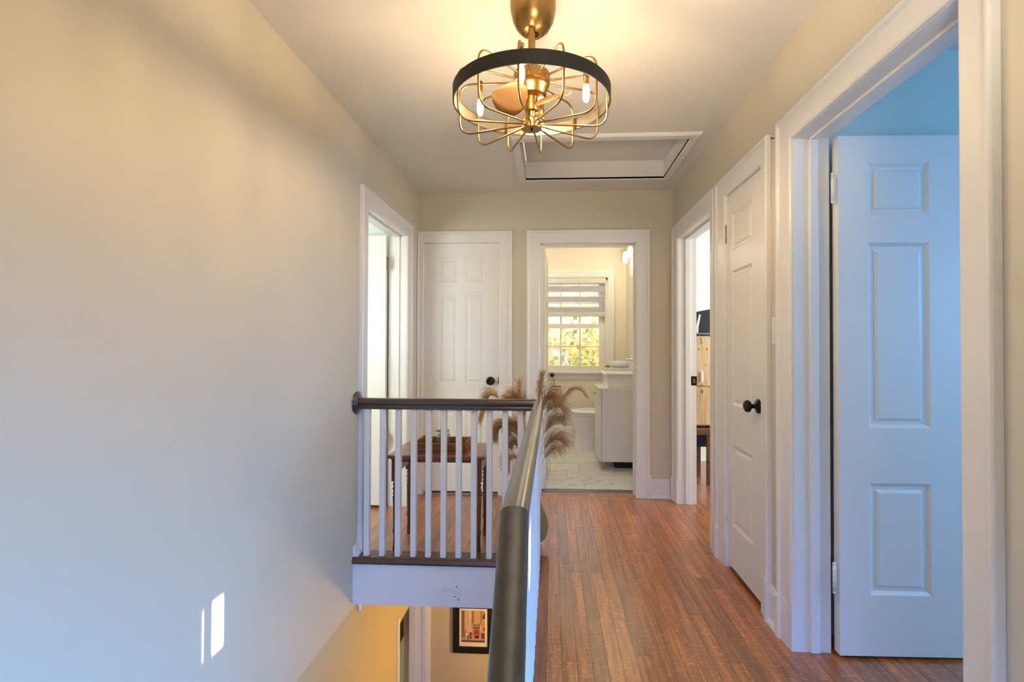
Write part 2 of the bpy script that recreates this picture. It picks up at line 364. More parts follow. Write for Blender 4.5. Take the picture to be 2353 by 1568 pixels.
# ceiling with the hatch hole
HX0, HX1, HY0, HY1 = -0.196, 0.806, 2.752, 3.398
cb = MB()
for x0, x1, y0, y1 in ((XL-0.13, HX0-0.012, -1.55, D+0.115), (HX1+0.012, XR+0.135, -1.55, D+0.115), (HX0-0.012, HX1+0.012, -1.55, HY0-0.012), (HX0-0.012, HX1+0.012, HY1+0.012, D+0.115)):
    cb.box(x0, x1, y0, y1, C, C+0.1)
struct('ceiling', cb, M_CEIL, 'off-white hall ceiling that carries the caged fan', 'ceiling')

# --- floor: subfloor slab plus oak strips
fb = MB()
fb.box(XS, XR+0.14, YF, D+0.115, SLAB, -0.019); fb.box(XL-0.13, XS, YS+0.012, D+0.115, SLAB, -0.019)
floor = struct('floor', fb, M_TRIM, 'reddish brown oak strip floor of the upstairs hall', 'floor')
def board(x0, x1, y0, y1, parent, mat=M_OAK, top=0.0, along='Y'):
    g = 0.0005; dz = random.uniform(-0.0003, 0.0002)
    c = ((x0+x1)/2, (y0+y1)/2, top-0.009)
    mb = MB(); mb.box(x0+g-c[0], x1-g-c[0], y0+g-c[1], y1-g-c[1], -0.009, 0.009+dz)
    o = part('floor_board', mb, mat, None); o.parent = parent; o.location = c; return o
def strips(x0, x1, y0, y1, parent, w=0.0572, lo=0.5, hi=1.5):
    n = max(1, round((x1-x0)/w)); w = (x1-x0)/n
    for i in range(n):
        y = y1
        first = True
        while y > y0+1e-4:
            l = random.uniform(lo, hi)*(random.uniform(0.3, 1) if first else 1); first = False
            yn = y-l
            if yn-y0 < 0.25: yn = y0
            board(x0+i*w, x0+(i+1)*w, yn, y, parent); y = yn
strips(-0.018, XR, YF+0.06, D-0.055, floor)
strips(-0.018+0.0, XR, D-0.055, D-0.05499, floor) if False else None
for i in range(3): board(-0.10+i*0.3513, -0.10+(i+1)*0.3513, D-0.055, D, floor, M_OAKX)     # header strip at the bathroom door
strips(TD0-0.01, TD1+0.01, D, D+0.085, floor, lo=0.2, hi=0.3)
strips(XL, -0.10, 2.605, D, floor, lo=0.4, hi=1.2)
strips(-0.10, -0.018, 2.605, D-0.055, floor, w=0.041)
strips(XR, XR+0.13, CD0, CD1, floor, w=0.065, lo=0.4, hi=0.8)
strips(XL-0.13, XL, LD0, LD1, floor, w=0.13/2, lo=0.4, hi=0.8)
# stair-edge nosings
nb = MB()
nb.prism([(YS-0.012, 0.001), (YS-0.016, 0.012), (YS-0.012, 0.026), (YS-0.002, 0.034), (2.590, 0.034), (2.603, 0.026), (2.606, 0.0), (2.606, -0.018), (YS+0.01, -0.018), (YS+0.01, 0.0)],
         Matrix(((0, 0, 1, XL), (1, 0, 0, 0), (0, 1, 0, 0), (0, 0, 0, 1))), -0.125-XL)
part('edge_nosing', nb, M_NOSEX, floor)
nb = MB()
nb.prism([(-0.136, 0.0), (-0.139, 0.010), (-0.134, 0.018), (-0.022, 0.018), (-0.018, 0.012), (-0.018, -0.018), (-0.125, -0.018), (-0.125, 0.0)],
         Matrix(((1, 0, 0, 0), (0, 0, 1, YF-0.03), (0, 1, 0, 0), (0, 0, 0, 1))), 2.605-YF+0.03)
part('edge_nosing', nb, M_NOSEY, floor)
nb = MB(); nb.box(-0.018, XR, YF-0.03, YF+0.06, -0.018, 0.002); part('edge_nosing', nb, M_NOSEX, floor, 0.004)
# fascia boards round the stairwell
fm = MB(); fm.prism([(XL, SLAB), (-0.12, SLAB), (-0.12, -0.002), (XL, -0.002)], Matrix(((1, 0, 0, 0), (0, 0, 1, YS), (0, 1, 0, 0), (0, 0, 0, 1))), 0.012)
fascia = struct('trim_1', fm, M_TRIM, 'white fascia board under the dark stair edge nosing', 'trim')
fm = MB(); fm.box(XS-0.012, XS, YF, YS+0.012, SLAB, -0.018); struct('trim_2', fm, M_TRIM, 'white fascia board along the side of the stairwell below the long rail', 'trim')
# old repair marks on the fascia
pm = MB()
pm.prism([(-0.598, -0.150), (-0.593, -0.115), (-0.586, -0.098), (-0.578, -0.118), (-0.505, -0.142), (-0.497, -0.132), (-0.488, -0.146), (-0.497, -0.186), (-0.506, -0.172), (-0.51, -0.152), (-0.575, -0.136), (-0.590, -0.153)],
         Matrix(((1, 0, 0, 0), (0, 0, 1, YS-0.0018), (0, 1, 0, 0), (0, 0, 0, 1))), 0.002)
part('repair_patch', pm, M_PATCH, fascia, 0.0008, 1)
for x, z, r in ((-0.514, -0.114, 0.0035), (-0.525, -0.166, 0.003), (-0.518, -0.167, 0.002), (-0.504, -0.182, 0.0035)):
    hm = MB(); hm.lathe([(r, 0), (r, 0.001)], 10, frame_to((0, 1, 0), (x, YS-0.0012, z))); part('nail_hole', hm, M_BLACKFLAT, fascia)

# --- stairs (short flight up to the hall, long flight down to the lower hall)
st = thing('staircase', 'wooden stairs down from the landing to the lower hall', 'stairs', (0, 0, 0), kind='structure')
for i in range(3):
    zt = -0.18*(i+1); y1 = YF-0.25*i
    if i < 2:
        t = MB(); t.box(-0.02, XR, y1-0.25-0.03, y1, zt-0.03, zt); part('tread', t, M_NOSEX, st, 0.006)
    t = MB(); t.box(-0.02, XR, y1-0.02, y1, zt, zt+0.15); part('riser', t, M_TRIM, st)
t = MB(); t.box(XL, XR, -1.42, 0.05, LZ-0.2, LZ); t.box(-0.02, XR, 0.05, 0.30, LZ-0.2, LZ); part('landing', t, M_NOSEX, st)
for i in range(11):
    zt = LZ-0.177*(i+1); y0 = 0.05+0.25*i
    t = MB(); t.box(XL, XS, y0, y0+0.28, zt-0.03, zt); part('tread', t, M_NOSEX, st, 0.006)
    t = MB(); t.box(XL, XS, y0, y0+0.018, zt, zt+0.147); part('riser', t, M_TRIM, st)
t = MB(); t.box(XS, XS+0.09, -0.0, 2.8, BZ, LZ); t.box(XS, XS+0.09, 0.05, YF, LZ, -0.4); t.box(XS, XS+0.09, YF, 2.8, LZ, SLAB)
struct('wall_stair_side', t, M_LOWWALL, 'wall closing the side of the stairs below the hall floor', 'wall')

# --- casings ------------------------------------------------------------
TRIM_N = [2]
PROF = [(0, 0), (0, 0.010), (0.05, 0.014), (0.10, 0.0155), (0.74, 0.0165), (0.79, 0.0195), (0.85, 0.025), (0.95, 0.026), (1.0, 0.021), (1.0, 0)]
def casing(label, axis, plane, nrm, a0, a1, ztop, wl, wr, wt, z0=0.0, depth=0.13, stop=None, plinth=0.17, back=False, sill=False):
    """door trim around an opening a0..a1; nrm = +-1 is the way the wall faces; depth = lining depth behind the wall face"""
    TRIM_N[0] += 1
    if axis == 'X': loc = (plane, (a0+a1)/2, z0); mp = lambda a, z, n: (plane+nrm*n, a, z)
    else: loc = ((a0+a1)/2, plane, z0); mp = lambda a, z, n: (a, plane+nrm*n, z)
    root = thing('trim_%d' % TRIM_N[0], label, 'door trim', loc, kind='structure')
    def box(a, b, c, d, n0, n1):
        mb = MB(); p = mp(a, c, n0); q = mp(b, d, n1); mb.box(p[0], q[0], p[1], q[1], p[2], q[2]); return mb
    for side, w, a in ((-1, wl, a0), (1, wr, a1)):
        mb = MB(); mb.loops([[mp(a+side*u*w, z0, n) for u, n in PROF], [mp(a+side*u*w, ztop+u*wt, n) for u, n in PROF]], False)
        part('side_casing', mb, M_TRIM, root, 0.0012, 1)
        if plinth:
            mb = MB(); pr = [(-0.02, 0), (-0.02, 0.014), (0.7, 0.021), (0.8, 0.030), (1.03, 0.030), (1.03, 0)]
            lim = min(w, w)
            mb.loops([[mp(a+side*u*lim, z0, n) for u, n in pr], [mp(a+side*u*lim, z0+plinth, n) for u, n in pr], [mp(a+side*u*lim, z0+plinth+0.012, n*0.8) for u, n in pr]], False)
            part('plinth_block', mb, M_TRIM, root)
    mb = MB(); mb.loops([[mp(a0-u*wl, ztop+u*wt, n) for u, n in PROF], [mp(a1+u*wr, ztop+u*wt, n) for u, n in PROF]], False)
    part('head_casing', mb, M_TRIM, root, 0.0012, 1)
    if depth:
        part('side_jamb', box(a0-0.016, a0+0.002, z0, ztop+0.016, -depth, 0.002), M_TRIM, root)
        part('side_jamb', box(a1-0.002, a1+0.016, z0, ztop+0.016, -depth, 0.002), M_TRIM, root)
        part('head_jamb', box(a0, a1, ztop-0.002, ztop+0.016, -depth, 0.002), M_TRIM, root)
        if stop is not None:
            s0, s1 = stop
            part('door_stop', box(a0, a0+0.013, z0, ztop, -s0, -s1), M_TRIM, root, 0.004)
            part('door_stop', box(a1-0.013, a1, z0, ztop, -s0, -s1), M_TRIM, root, 0.004)
            part('door_stop', box(a0, a1, ztop-0.013, ztop, -s0, -s1), M_TRIM, root, 0.004)
    return root
t_left = casing('white casing of the left doorway beyond the stair rail', 'X', XL, 1, LD0, LD1, LDH, 0.098, 0.098, 0.095, stop=(0.045, 0.085))
t_far = casing('white casing around the closed closet door in the end wall', 'Y', D, -1, FC0, FC1, FCH, 0.048, 0.104, 0.093, depth=0.10, stop=(0.040, 0.07))
t_bath = casing('white casing of the doorway into the tiled bathroom', 'Y', D, -1, TD0, TD1, TDH, 0.108, 0.108, 0.102, depth=0.115, stop=(0.04, 0.075))
t_off = casing('white casing of the office doorway by the far right corner', 'X', XR, -1, OD0, OD1, ODH, 0.086, 0.110, 0.110, depth=0.135, stop=(0.05, 0.09))
t_clo = casing('white casing around the narrow closet door in the right wall', 'X', XR, -1, CD0, CD1, CDH, 0.078, 0.130, 0.105, depth=0.12, stop=(0.045, 0.07))
t_bed = casing('wide white casing of the bluish bedroom doorway, nearest on the right', 'X', XR, -1, BD0, BD1, BDH, 0.092, 0.104, 0.105, depth=0.135, stop=(0.055, 0.09))
# strike plate on the office jamb
sp = MB(); sp.box(XR+0.095, XR+0.138, OD1-0.0045, OD1-0.001, 0.895, 0.965); o = part('strike_plate', sp, M_BLACK, t_off, 0.002)
sp = MB(); sp.box(XR+0.108, XR+0.124, OD1-0.006, OD1-0.003, 0.912, 0.948); part('latch_slot', sp, M_BRASS, t_off, 0.001)

# --- baseboards
def baseboard(name, label, axis, plane, nrm, a0, a1, h=0.13, z0=0.0):
    mp = (lambda a, n, z: (plane+nrm*n, a, z)) if axis == 'X' else (lambda a, n, z: (a, plane+nrm*n, z))
    root = thing(name, label, 'baseboard', mp((a0+a1)/2, 0, z0), kind='structure')
    pr = [(0, 0), (0.015, 0), (0.015, h-0.028), (0.011, h-0.020), (0.012, h-0.010), (0.006, h), (0, h)]
    mb = MB(); mb.loops([[mp(a0, n, z0+z) for n, z in pr], [mp(a1, n, z0+z) for n, z in pr]], False); part('board', mb, M_TRIM, root)
    sh = [(0.015, 0), (0.028, 0), (0.027, 0.012), (0.022, 0.02), (0.015, 0.024)]
    mb = MB(); mb.loops([[mp(a0, n, z0+z) for n, z in sh], [mp(a1, n, z0+z) for n, z in sh]], False); part('shoe_moulding', mb, M_TRIM, root)
    return root
baseboard('baseboard_far', 'short white baseboard between the bathroom casing and the right corner', 'Y', D, -1, TD1+0.112, XR-0.03, 0.146)
baseboard('baseboard_far_middle', 'short white baseboard between the closet casing and the bathroom casing', 'Y', D, -1, FC1+0.108, TD0-0.112, 0.146)
baseboard('baseboard_right', 'short white baseboard between the narrow closet door and the bluish bedroom doorway', 'X', XR, -1, BD1+0.107, CD0-0.081, 0.165)
baseboard('baseboard_left', 'short white baseboard end at the dark stair nosing on the left wall', 'X', XL, 1, 2.503, LD0-0.102, 0.058, 0.034)
baseboard('baseboard_right_near', 'white baseboard at the near end of the right wall', 'X', XR, -1, YF, BD0-0.095, 0.165)

# --- doors ---------------------------------------------------------------
ROWS = [(1.904, 1.703), (1.596, 0.883), (0.670, 0.243)]
def door(n, label, M, w, z0, z1, cols, t=0.035, faces=(0, 1)):
    """slab local: x 0..w from the hinge, y 0 (front) .. t; pockets hold raised panels"""
    root = thing('door_%d' % n, label, 'door', M.translation, kind='structure'); root.rotation_euler = M.to_euler()
    mb = MB(); e = 0.009
    panels = [(c0, c1, b, a) for c0, c1 in cols for a, b in ROWS]
    X = sorted({0, w, *[c for cc in cols for c in cc]}); Z = sorted({z0, z1, *[z for r in ROWS for z in r]})
    for fy, sg in ((0, 1), (t, -1)):
        for i in range(len(X)-1):
            for j in range(len(Z)-1):
                xm, zm = (X[i]+X[i+1])/2, (Z[j]+Z[j+1])/2
                x0, x1, a, b = X[i], X[i+1], Z[j], Z[j+1]
                if any(p[0] < xm < p[1] and p[2] < zm < p[3] for p in panels):
                    o = [(x0, fy, a), (x1, fy, a), (x1, fy, b), (x0, fy, b)]
                    k = 0.013; y2 = fy+sg*e
                    q = [(x0+k, y2, a+k), (x1-k, y2, a+k), (x1-k, y2, b-k), (x0+k, y2, b-k)]
                    mb.add(o+q, [(0, 1, 5, 4), (1, 2, 6, 5), (2, 3, 7, 6), (3, 0, 4, 7), (4, 5, 6, 7)])
                else:
                    mb.add([(x0, fy, a), (x1, fy, a), (x1, fy, b), (x0, fy, b)], [(0, 1, 2, 3)])
    mb.add([(0, 0, z0), (0, t, z0), (0, t, z1), (0, 0, z1)], [(0, 1, 2, 3)]); mb.add([(w, 0, z0), (w, t, z0), (w, t, z1), (w, 0, z1)], [(0, 1, 2, 3)])
    mb.add([(0, 0, z0), (w, 0, z0), (w, t, z0), (0, t, z0)], [(0, 1, 2, 3)]); mb.add([(0, 0, z1), (w, 0, z1), (w, t, z1), (0, t, z1)], [(0, 1, 2, 3)])
    part('slab', mb, M_DOOR, root, local=True)
    for fy, sg in ((0, 1), (t, -1)):
        for p in panels:
            k1, k2 = 0.024, 0.038; ya, yb = fy+sg*(e+0.001), fy+sg*0.0025
            r1 = [(p[0]+k1, ya, p[2]+k1), (p[1]-k1, ya, p[2]+k1), (p[1]-k1, ya, p[3]-k1), (p[0]+k1, ya, p[3]-k1)]
            r2 = [(p[0]+k2, yb, p[2]+k2), (p[1]-k2, yb, p[2]+k2), (p[1]-k2, yb, p[3]-k2), (p[0]+k2, yb, p[3]-k2)]
            pm = MB(); pm.loops([r1, [(x, yb+sg*0.0035, z) for x, _, z in [(a+(0.004 if i in (0, 3) else -0.004), b, c+(0.004 if i in (0, 1) else -0.004)) for i, (a, b, c) in enumerate(r1)]], r2], False)
            part('panel', pm, M_DOOR, root, local=True)
    return root
def hinge(root, x, y, z, mat, h=0.09, leaf=None):
    mb = MB(); mb.lathe([(0.0045, -h/2), (0.006, -h/2), (0.006, h/2), (0.0045, h/2)], 12, Matrix.Translation((x, y, z)))
    for k in (-1, 1):
        mb.sphere((x, y, z+k*(h/2+0.005)), 0.0062, 10, 6)
    for q in (-0.3, -0.1, 0.1, 0.3): mb.lathe([(0.0066, -0.001), (0.0066, 0.001)], 12, Matrix.Translation((x, y, z+q*h)))
    if leaf: mb.box(x, x+leaf[0], y-leaf[1], y+leaf[1], z-h/2, z+h/2) if leaf[0] else mb.box(x-0.001, x+0.001, y, y+leaf[1], z-h/2, z+h/2)
    return part('hinge', mb, mat, root, local=True)
def knob(root, x, y, z, d=-1):
    mb = MB(); pr = [(0.001, 0.0), (0.033, 0.0), (0.034, 0.003), (0.030, 0.008), (0.018, 0.012), (0.011, 0.018), (0.010, 0.030), (0.016, 0.036), (0.026, 0.042), (0.0285, 0.050), (0.027, 0.058), (0.018, 0.064), (0.010, 0.0655), (0.009, 0.064), (0.001, 0.064)]
    mb.lathe(pr, 28, frame_to((0, d, 0), (x, y, z))); return part('knob', mb, M_BLACK, root, local=True)
def sharp(o, a=0.55):
    es = o.modifiers.new('edges', 'EDGE_SPLIT'); es.split_angle = a; return o
def rot(x, y, z, a): return Matrix.Translation((x, y, z)) @ Matrix.Rotation(a, 4, 'Z')

# 1 closed closet door in the end wall, hinged left
dr = door(1, 'closed white six panel closet door in the end wall behind the little table', rot(FC0+0.003, D+0.002, 0, 0), FC1-FC0-0.006, 0.022, FCH-0.004, [(0.117, 0.272), (0.334, 0.489)])
hinge(dr, -0.004, -0.006, 1.80, M_TRIM); hinge(dr, -0.004, -0.006, 0.28, M_TRIM)
knob(dr, 0.541, 0.0, 0.908); lm = MB(); lm.box(0.6015, 0.6065, -0.004, 0.01, 0.885, 0.94); part('latch', lm, M_BLACK, dr, local=True)
# 2 narrow closet door in the right wall, hinged at its far side; front faces -X
dr = door(2, 'closed narrow white door with black knob in the right wall', rot(XR+0.003, CD1-0.003, 0, -PI/2), CD1-CD0-0.006, 0.022, CDH-0.004, [(0.055, 0.305)])
hinge(dr, -0.006, -0.008, 1.805, M_NICKEL, 0.085); hinge(dr, -0.006, -0.008, 0.29, M_TRIM, 0.085)
knob(dr, 0.372, 0.0, 0.916); lm = MB(); lm.box(0.4235, 0.429, -0.004, 0.01, 0.89, 0.945); part('latch', lm, M_BLACK, dr, local=True)
# 3 bedroom door swung open into the bluish room, front faces the camera
dr = door(3, 'open white panelled bedroom door in bluish light on the right', rot(1.103, 1.842, 0, 0.022), 0.752, 0.012, 2.011, [(0.113, 0.344), (0.470, 0.650)])
hinge(dr, -0.018, 0.004, 1.81, M_TRIM, 0.10); hinge(dr, -0.018, 0.004, 0.305, M_TRIM, 0.10)
knob(dr, 0.69, 0.0, 0.92)
# 4 left door swung into the left room
dr = door(4, 'open white door seen through the left doorway beyond the rail', rot(-1.225, 3.385, 0, PI), 0.735, 0.02, 2.002, [(0.115, 0.330), (0.405, 0.620)])
dr.location.y = 3.385
hinge(dr, -0.012, 0.030, 1.80, M_NICKEL, 0.085, (0, 0.03)); hinge(dr, -0.012, 0.030, 0.50, M_NICKEL, 0.085, (0, 0.03))
# 5 bathroom door folded back into the bathroom (seen edge-on)
dr = door(5, 'white bathroom door swung in and seen along its edge, left of the tiles', rot(-0.060, 3.832, 0, PI/2-0.03), 0.71, 0.012, 2.0, [(0.115, 0.320), (0.39, 0.595)])
hinge(dr, -0.004, 0.038, 1.80, M_BLACK, 0.08); hinge(dr, -0.004, 0.038, 0.055, M_BLACK, 0.05)

# --- attic hatch in the ceiling
ah = thing('attic_hatch', 'white framed attic hatch recessed in the ceiling beyond the fan', 'hatch', ((HX0+HX1)/2, (HY0+HY1)/2, C))
x0, x1, y0, y1 = HX0-0.055, HX1+0.055, HY0-0.06, HY1+0.03
pr = [(0, 0), (0, -0.014), (0.10, -0.018), (0.85, -0.018), (1.0, -0.010), (1.0, 0)]
cin = [(HX0, HY0), (HX1, HY0), (HX1, HY1), (HX0, HY1)]; cout = [(x0, y0), (x1, y0), (x1, y1), (x0, y1)]
for k in range(4):
    a, b, c, d = cin[k], cin[(k+1) % 4], cout[k], cout[(k+1) % 4]
    l1 = [(a[0]+(c[0]-a[0])*u, a[1]+(c[1]-a[1])*u, C+n) for u, n in pr]; l2 = [(b[0]+(d[0]-b[0])*u, b[1]+(d[1]-b[1])*u, C+n) for u, n in pr]
    mb = MB(); mb.loops([l1, l2], False); part('frame_board', mb, M_TRIM, ah)
for x0, x1, y0, y1 in ((HX0-0.012, HX0, HY0, HY1), (HX1, HX1+0.012, HY0, HY1), (HX0, HX1, HY0-0.012, HY0), (HX0, HX1, HY1, HY1+0.012)):
    mb = MB(); mb.box(x0, x1, y0, y1, C-0.012, C+0.15); part('well_board', mb, M_TRIM, ah)
mb = MB(); mb.box(HX0+0.003, HX1-0.003, HY0+0.003, HY1-0.003, C+0.118, C+0.135); part('hatch_panel', mb, M_CEIL, ah)

# --- light switch, nail
sw = thing('light_switch', 'white rocker light switch between the closet door and bedroom doorway', 'switch', (XR, 2.008, 1.262))
mb = MB(); mb.box(XR-0.006, XR, 1.984, 2.052, 1.203, 1.322); part('wall_plate', mb, M_TRIM, sw, 0.003)
mb = MB(); mb.box(XR-0.011, XR-0.004, 2.001, 2.035, 1.229, 1.297); part('rocker', mb, M_TRIM, sw, 0.002)
mb = MB(); mb.lathe([(0.002, 0), (0.002, 0.01), (0.0035, 0.011), (0.0035, 0.013)], 10, frame_to((-1, 0, 0), (XR, 2.036, 2.092)))
tag(part('nail', mb, M_BLACK), 'tiny dark nail in the right wall above the light switch', 'nail')

# ------------------------------------------------------------------ stair railing
rl = thing('stair_railing', 'dark wood handrail on square white balusters around the stairwell', 'railing', (-0.072, 2.53, 0))
RW, RB, RT = 0.0275, 0.841, 0.902
def rail_profile():
    p = [(-0.019, 0.0), (-0.021, 0.008), (-0.0215, 0.016), (-0.018, 0.021), (-0.019, 0.026), (-0.0265, 0.031), (-0.0275, 0.040), (-0.026, 0.049), (-0.020, 0.057), (-0.010, 0.0605), (0, 0.0612)]
    return p + [(-x, y) for x, y in reversed(p[:-1])]
def sweep(path, prof, up0):
    """list of meshes, one per straight segment, mitred where they meet"""
    P = [Vector(p) for p in path]; out = []
    T = [(P[i+1]-P[i]).normalized() for i in range(len(P)-1)]
    nrm = [T[0]] + [(T[i]+T[i+1]).normalized() for i in range(len(T)-1)] + [T[-1]]
    for i, t in enumerate(T):
        s = t.cross(Vector(up0)).normalized(); u = s.cross(t).normalized(); rings = []
        for k in (i, i+1):
            ring = []
            for a, b in prof:
                q = P[k] + s*a + u*b; n = nrm[k]
                q = q - t*((q-P[k]).dot(n)/t.dot(n)); ring.append(tuple(q))
            rings.append(ring)
        mb = MB(); mb.loops(rings, True); out.append(mb)
    return out
XRAIL = -0.0715
segs = sweep([(XL+0.012, 2.533, RB), (XRAIL, 2.516, RB), (XRAIL+0.001, 0.885, RB-0.004), (XRAIL+0.006, 0.668, RB-0.178), (XRAIL+0.008, 0.56, RB-0.33)], rail_profile(), (0, 0, 1))
for mb, mt in zip(segs, (M_RAILX, M_RAILY, M_RAILY, M_RAILY)):
    o = part('handrail', mb, mt, rl)
    es = o.modifiers.new('edges', 'EDGE_SPLIT'); es.split_angle = 0.75
mb = MB(); mb.lathe([(0.001, 0), (0.060, 0), (0.063, 0.004), (0.060, 0.009), (0.052, 0.011), (0.050, 0.015), (0.044, 0.018), (0.040, 0.018), (0.038, 0.022), (0.001, 0.022)], 40, frame_to((1, 0, 0), (XL, 2.533, 0.874)))
sharp(part('rosette', mb, M_RAILX, rl))
def baluster(x, y, z0, z1, w=0.030):
    mb = MB(); h = w/2; mb.box(-h, h, -h, h, z0, z1)
    o = part('baluster', mb, M_TRIM, rl, 0.0015, 1); o.location = (x, y, 0) 
    o.matrix_parent_inverse = world_of(rl).inverted(); return o
for x in (-1.022, -0.935, -0.848, -0.761, -0.678, -0.594, -0.511, -0.427, -0.342, -0.256, -0.172, -0.078): baluster(x, 2.531, 0.033, 0.846)
yb = 2.531-0.086
while yb > 0.9: baluster(-0.078, yb, 0.017, 0.846); yb -= 0.086
for y, dz in ((0.80, -0.07), (0.72, -0.14)): baluster(-0.076, y, -0.16, 0.846+dz)
nw = MB(); nw.box(-0.108, -0.036, 0.50, 0.572, LZ, 0.55); part('newel_post', nw, M_RAILY, rl, 0.004)

# ------------------------------------------------------------------ caged ceiling fan
FX, FY = -0.070, 1.62
fan = thing('ceiling_fan', 'brass caged ceiling fan with a black ring and four glowing bulbs', 'ceiling fan', (FX, FY, C))
def fpart(name, mb, mat, par=None, bevel=0): return part(name, mb, mat, par or fan, bevel)
TM = Matrix.Translation((FX-0.004, FY-0.02, 2.28)) @ Matrix.Rotation(math.radians(3.6), 4, 'X') @ Matrix.Translation((0, 0, -2.28))     # the hung body tilts a little
mb = MB(); mb.lathe([(0.001, C), (0.078, C), (0.080, C-0.02), (0.079, C-0.05), (0.072, C-0.085), (0.058, C-0.112), (0.040, C-0.128), (0.038, C-0.124), (0.030, C-0.130), (0.020, C-0.134), (0.018, C-0.118), (0.001, C-0.118)], 40, Matrix.Translation((FX, FY, 0)))
sharp(fpart('canopy', mb, M_BRASS))
mb = MB(); mb.lathe([(0.020, C-0.134), (0.020, C-0.128), (0.012, C-0.126)], 24, Matrix.Translation((FX, FY, 0)), cap=False); fpart('canopy_collar', mb, M_BLACK)
mb = MB(); mb.lathe([(0.0125, 2.175), (0.0125, 2.33)], 20, TM); fpart('downrod', mb, M_BRASS)
mb = MB(); mb.lathe([(0.001, 2.205), (0.019, 2.205), (0.022, 2.195), (0.022, 2.165), (0.030, 2.155), (0.050, 2.150), (0.062, 2.146), (0.064, 2.138), (0.064, 2.112), (0.058, 2.108), (0.060, 2.100), (0.055, 2.094), (0.050, 2.070), (0.030, 2.066), (0.022, 2.064), (0.022, 2.040), (0.024, 2.038), (0.024, 2.018), (0.012, 2.016), (0.012, 1.998), (0.001, 1.998)], 36, TM)
sharp(fpart('motor_housing', mb, M_BRASS))
# black ring band
RR = 0.274
for nm, r0, r1, z0, z1, mt in (('ring', RR-0.004, RR, 2.037, 2.080, M_RING), ('ring_lining', RR-0.0052, RR-0.0042, 2.040, 2.077, M_RINGIN)):
    rings = []
    for k in range(72):
        a = 2*PI*k/72; c, s_ = math.cos(a), math.sin(a)
        rings.append([tuple(TM @ Vector((r*c, r*s_, z))) for r, z in ((r0, z0), (r1, z0), (r1, z1), (r0, z1))])
    mb = MB(); mb.loops(rings, False, closed=True); o = fpart(nm, mb, mt)
    if nm == 'ring':
        es = o.modifiers.new('edges', 'EDGE_SPLIT'); es.split_angle = 0.6; mb.sm = [True]*len(mb.sm); o.data.polygons.foreach_set('use_smooth', [True]*len(o.data.polygons))
# wire loops
def arc_pts(pts, r=0.035, n=5):
    out = [Vector(pts[0])]
    for i in range(1, len(pts)-1):
        p, a, b = Vector(pts[i]), Vector(pts[i-1]), Vector(pts[i+1])
        d1 = (a-p).normalized(); d2 = (b-p).normalized()
        rr = min(r, (a-p).length*0.48, (b-p).length*0.48)
        A, B = p+d1*rr, p+d2*rr
        for k in range(n+1):
            t = k/n; out.append(A*(1-t)**2+p*2*t*(1-t)+B*t*t)
    out.append(Vector(pts[-1])); return out
for k in range(12):
    a = math.radians(-6+30*k); c, s_ = math.cos(a), math.sin(a); ro = 0.262
    pts = [(0.055*c, 0.055*s_, 2.120), (ro*c, ro*s_, 2.128), (ro*c, ro*s_, 1.950), (0.028*c, 0.028*s_, 1.972)]
    mb = MB(); mb.tube([TM @ Vector(p) for p in arc_pts(pts, 0.05, 7)], 0.0035, 8)
    fpart('cage_wire', mb, M_BRASS)
mb = MB(); mb.lathe([(0.001, 1.990), (0.028, 1.990), (0.031, 1.986), (0.031, 1.962), (0.036, 1.960), (0.036, 1.956), (0.001, 1.956)], 32, TM); sharp(fpart('bottom_hub', mb, M_BRASS))
mb = MB(); mb.lathe([(0.001, 1.9565), (0.005, 1.9565), (0.005, 1.951), (0.001, 1.951)], 12, TM); fpart('hub_screw', mb, M_BLACK)
# three paddle blades
for k in range(3):
    a = math.radians(212+120*k); n = 14; top = []; bot = []
    rings = []
    for i in range(n+1):
        u = i/n; r = 0.024+0.126*u
        wdt = 0.062*math.sin(PI*(0.06+0.925*u**0.85))**0.62
        pit = math.radians(40-14*u); ring = []
        for sx in (-1, -0.5, 0, 0.5, 1):
            ring.append((r, sx*wdt*math.cos(pit), 2.062+sx*wdt*math.sin(pit)+0.006*(1-sx*sx)))
        for sx in (1, 0.5, 0, -0.5, -1):
            ring.append((r, sx*wdt*math.cos(pit), 2.0585+sx*wdt*math.sin(pit)+0.006*(1-sx*sx)))
        rings.append([tuple(TM @ Matrix.Rotation(a, 4, 'Z') @ Matrix.Translation((0, 0, -0.018)) @ Vector(p)) for p in ring])
    mb = MB(); mb.loops(rings, True); fpart('blade', mb, M_BLADE)
# four bulbs on brass candle tubes
for bx, by in ((-0.186, 0.028), (-0.024, -0.196), (0.186, -0.060), (0.030, 0.196)):
    mb = MB(); T2 = TM @ Matrix.Translation((bx, by, 0.013))
    mb.lathe([(0.001, 2.124), (0.0095, 2.124), (0.0095, 2.062), (0.001, 2.062)], 16, T2); sk = fpart('bulb_socket', mb, M_BRASS)
    mb = MB(); mb.lathe([(0.001, 2.062), (0.007, 2.060), (0.0105, 2.050), (0.0115, 2.036), (0.0105, 2.020), (0.007, 2.008), (0.001, 2.004)], 12, T2)
    bl = part('bulb', mb, M_BULB, sk)

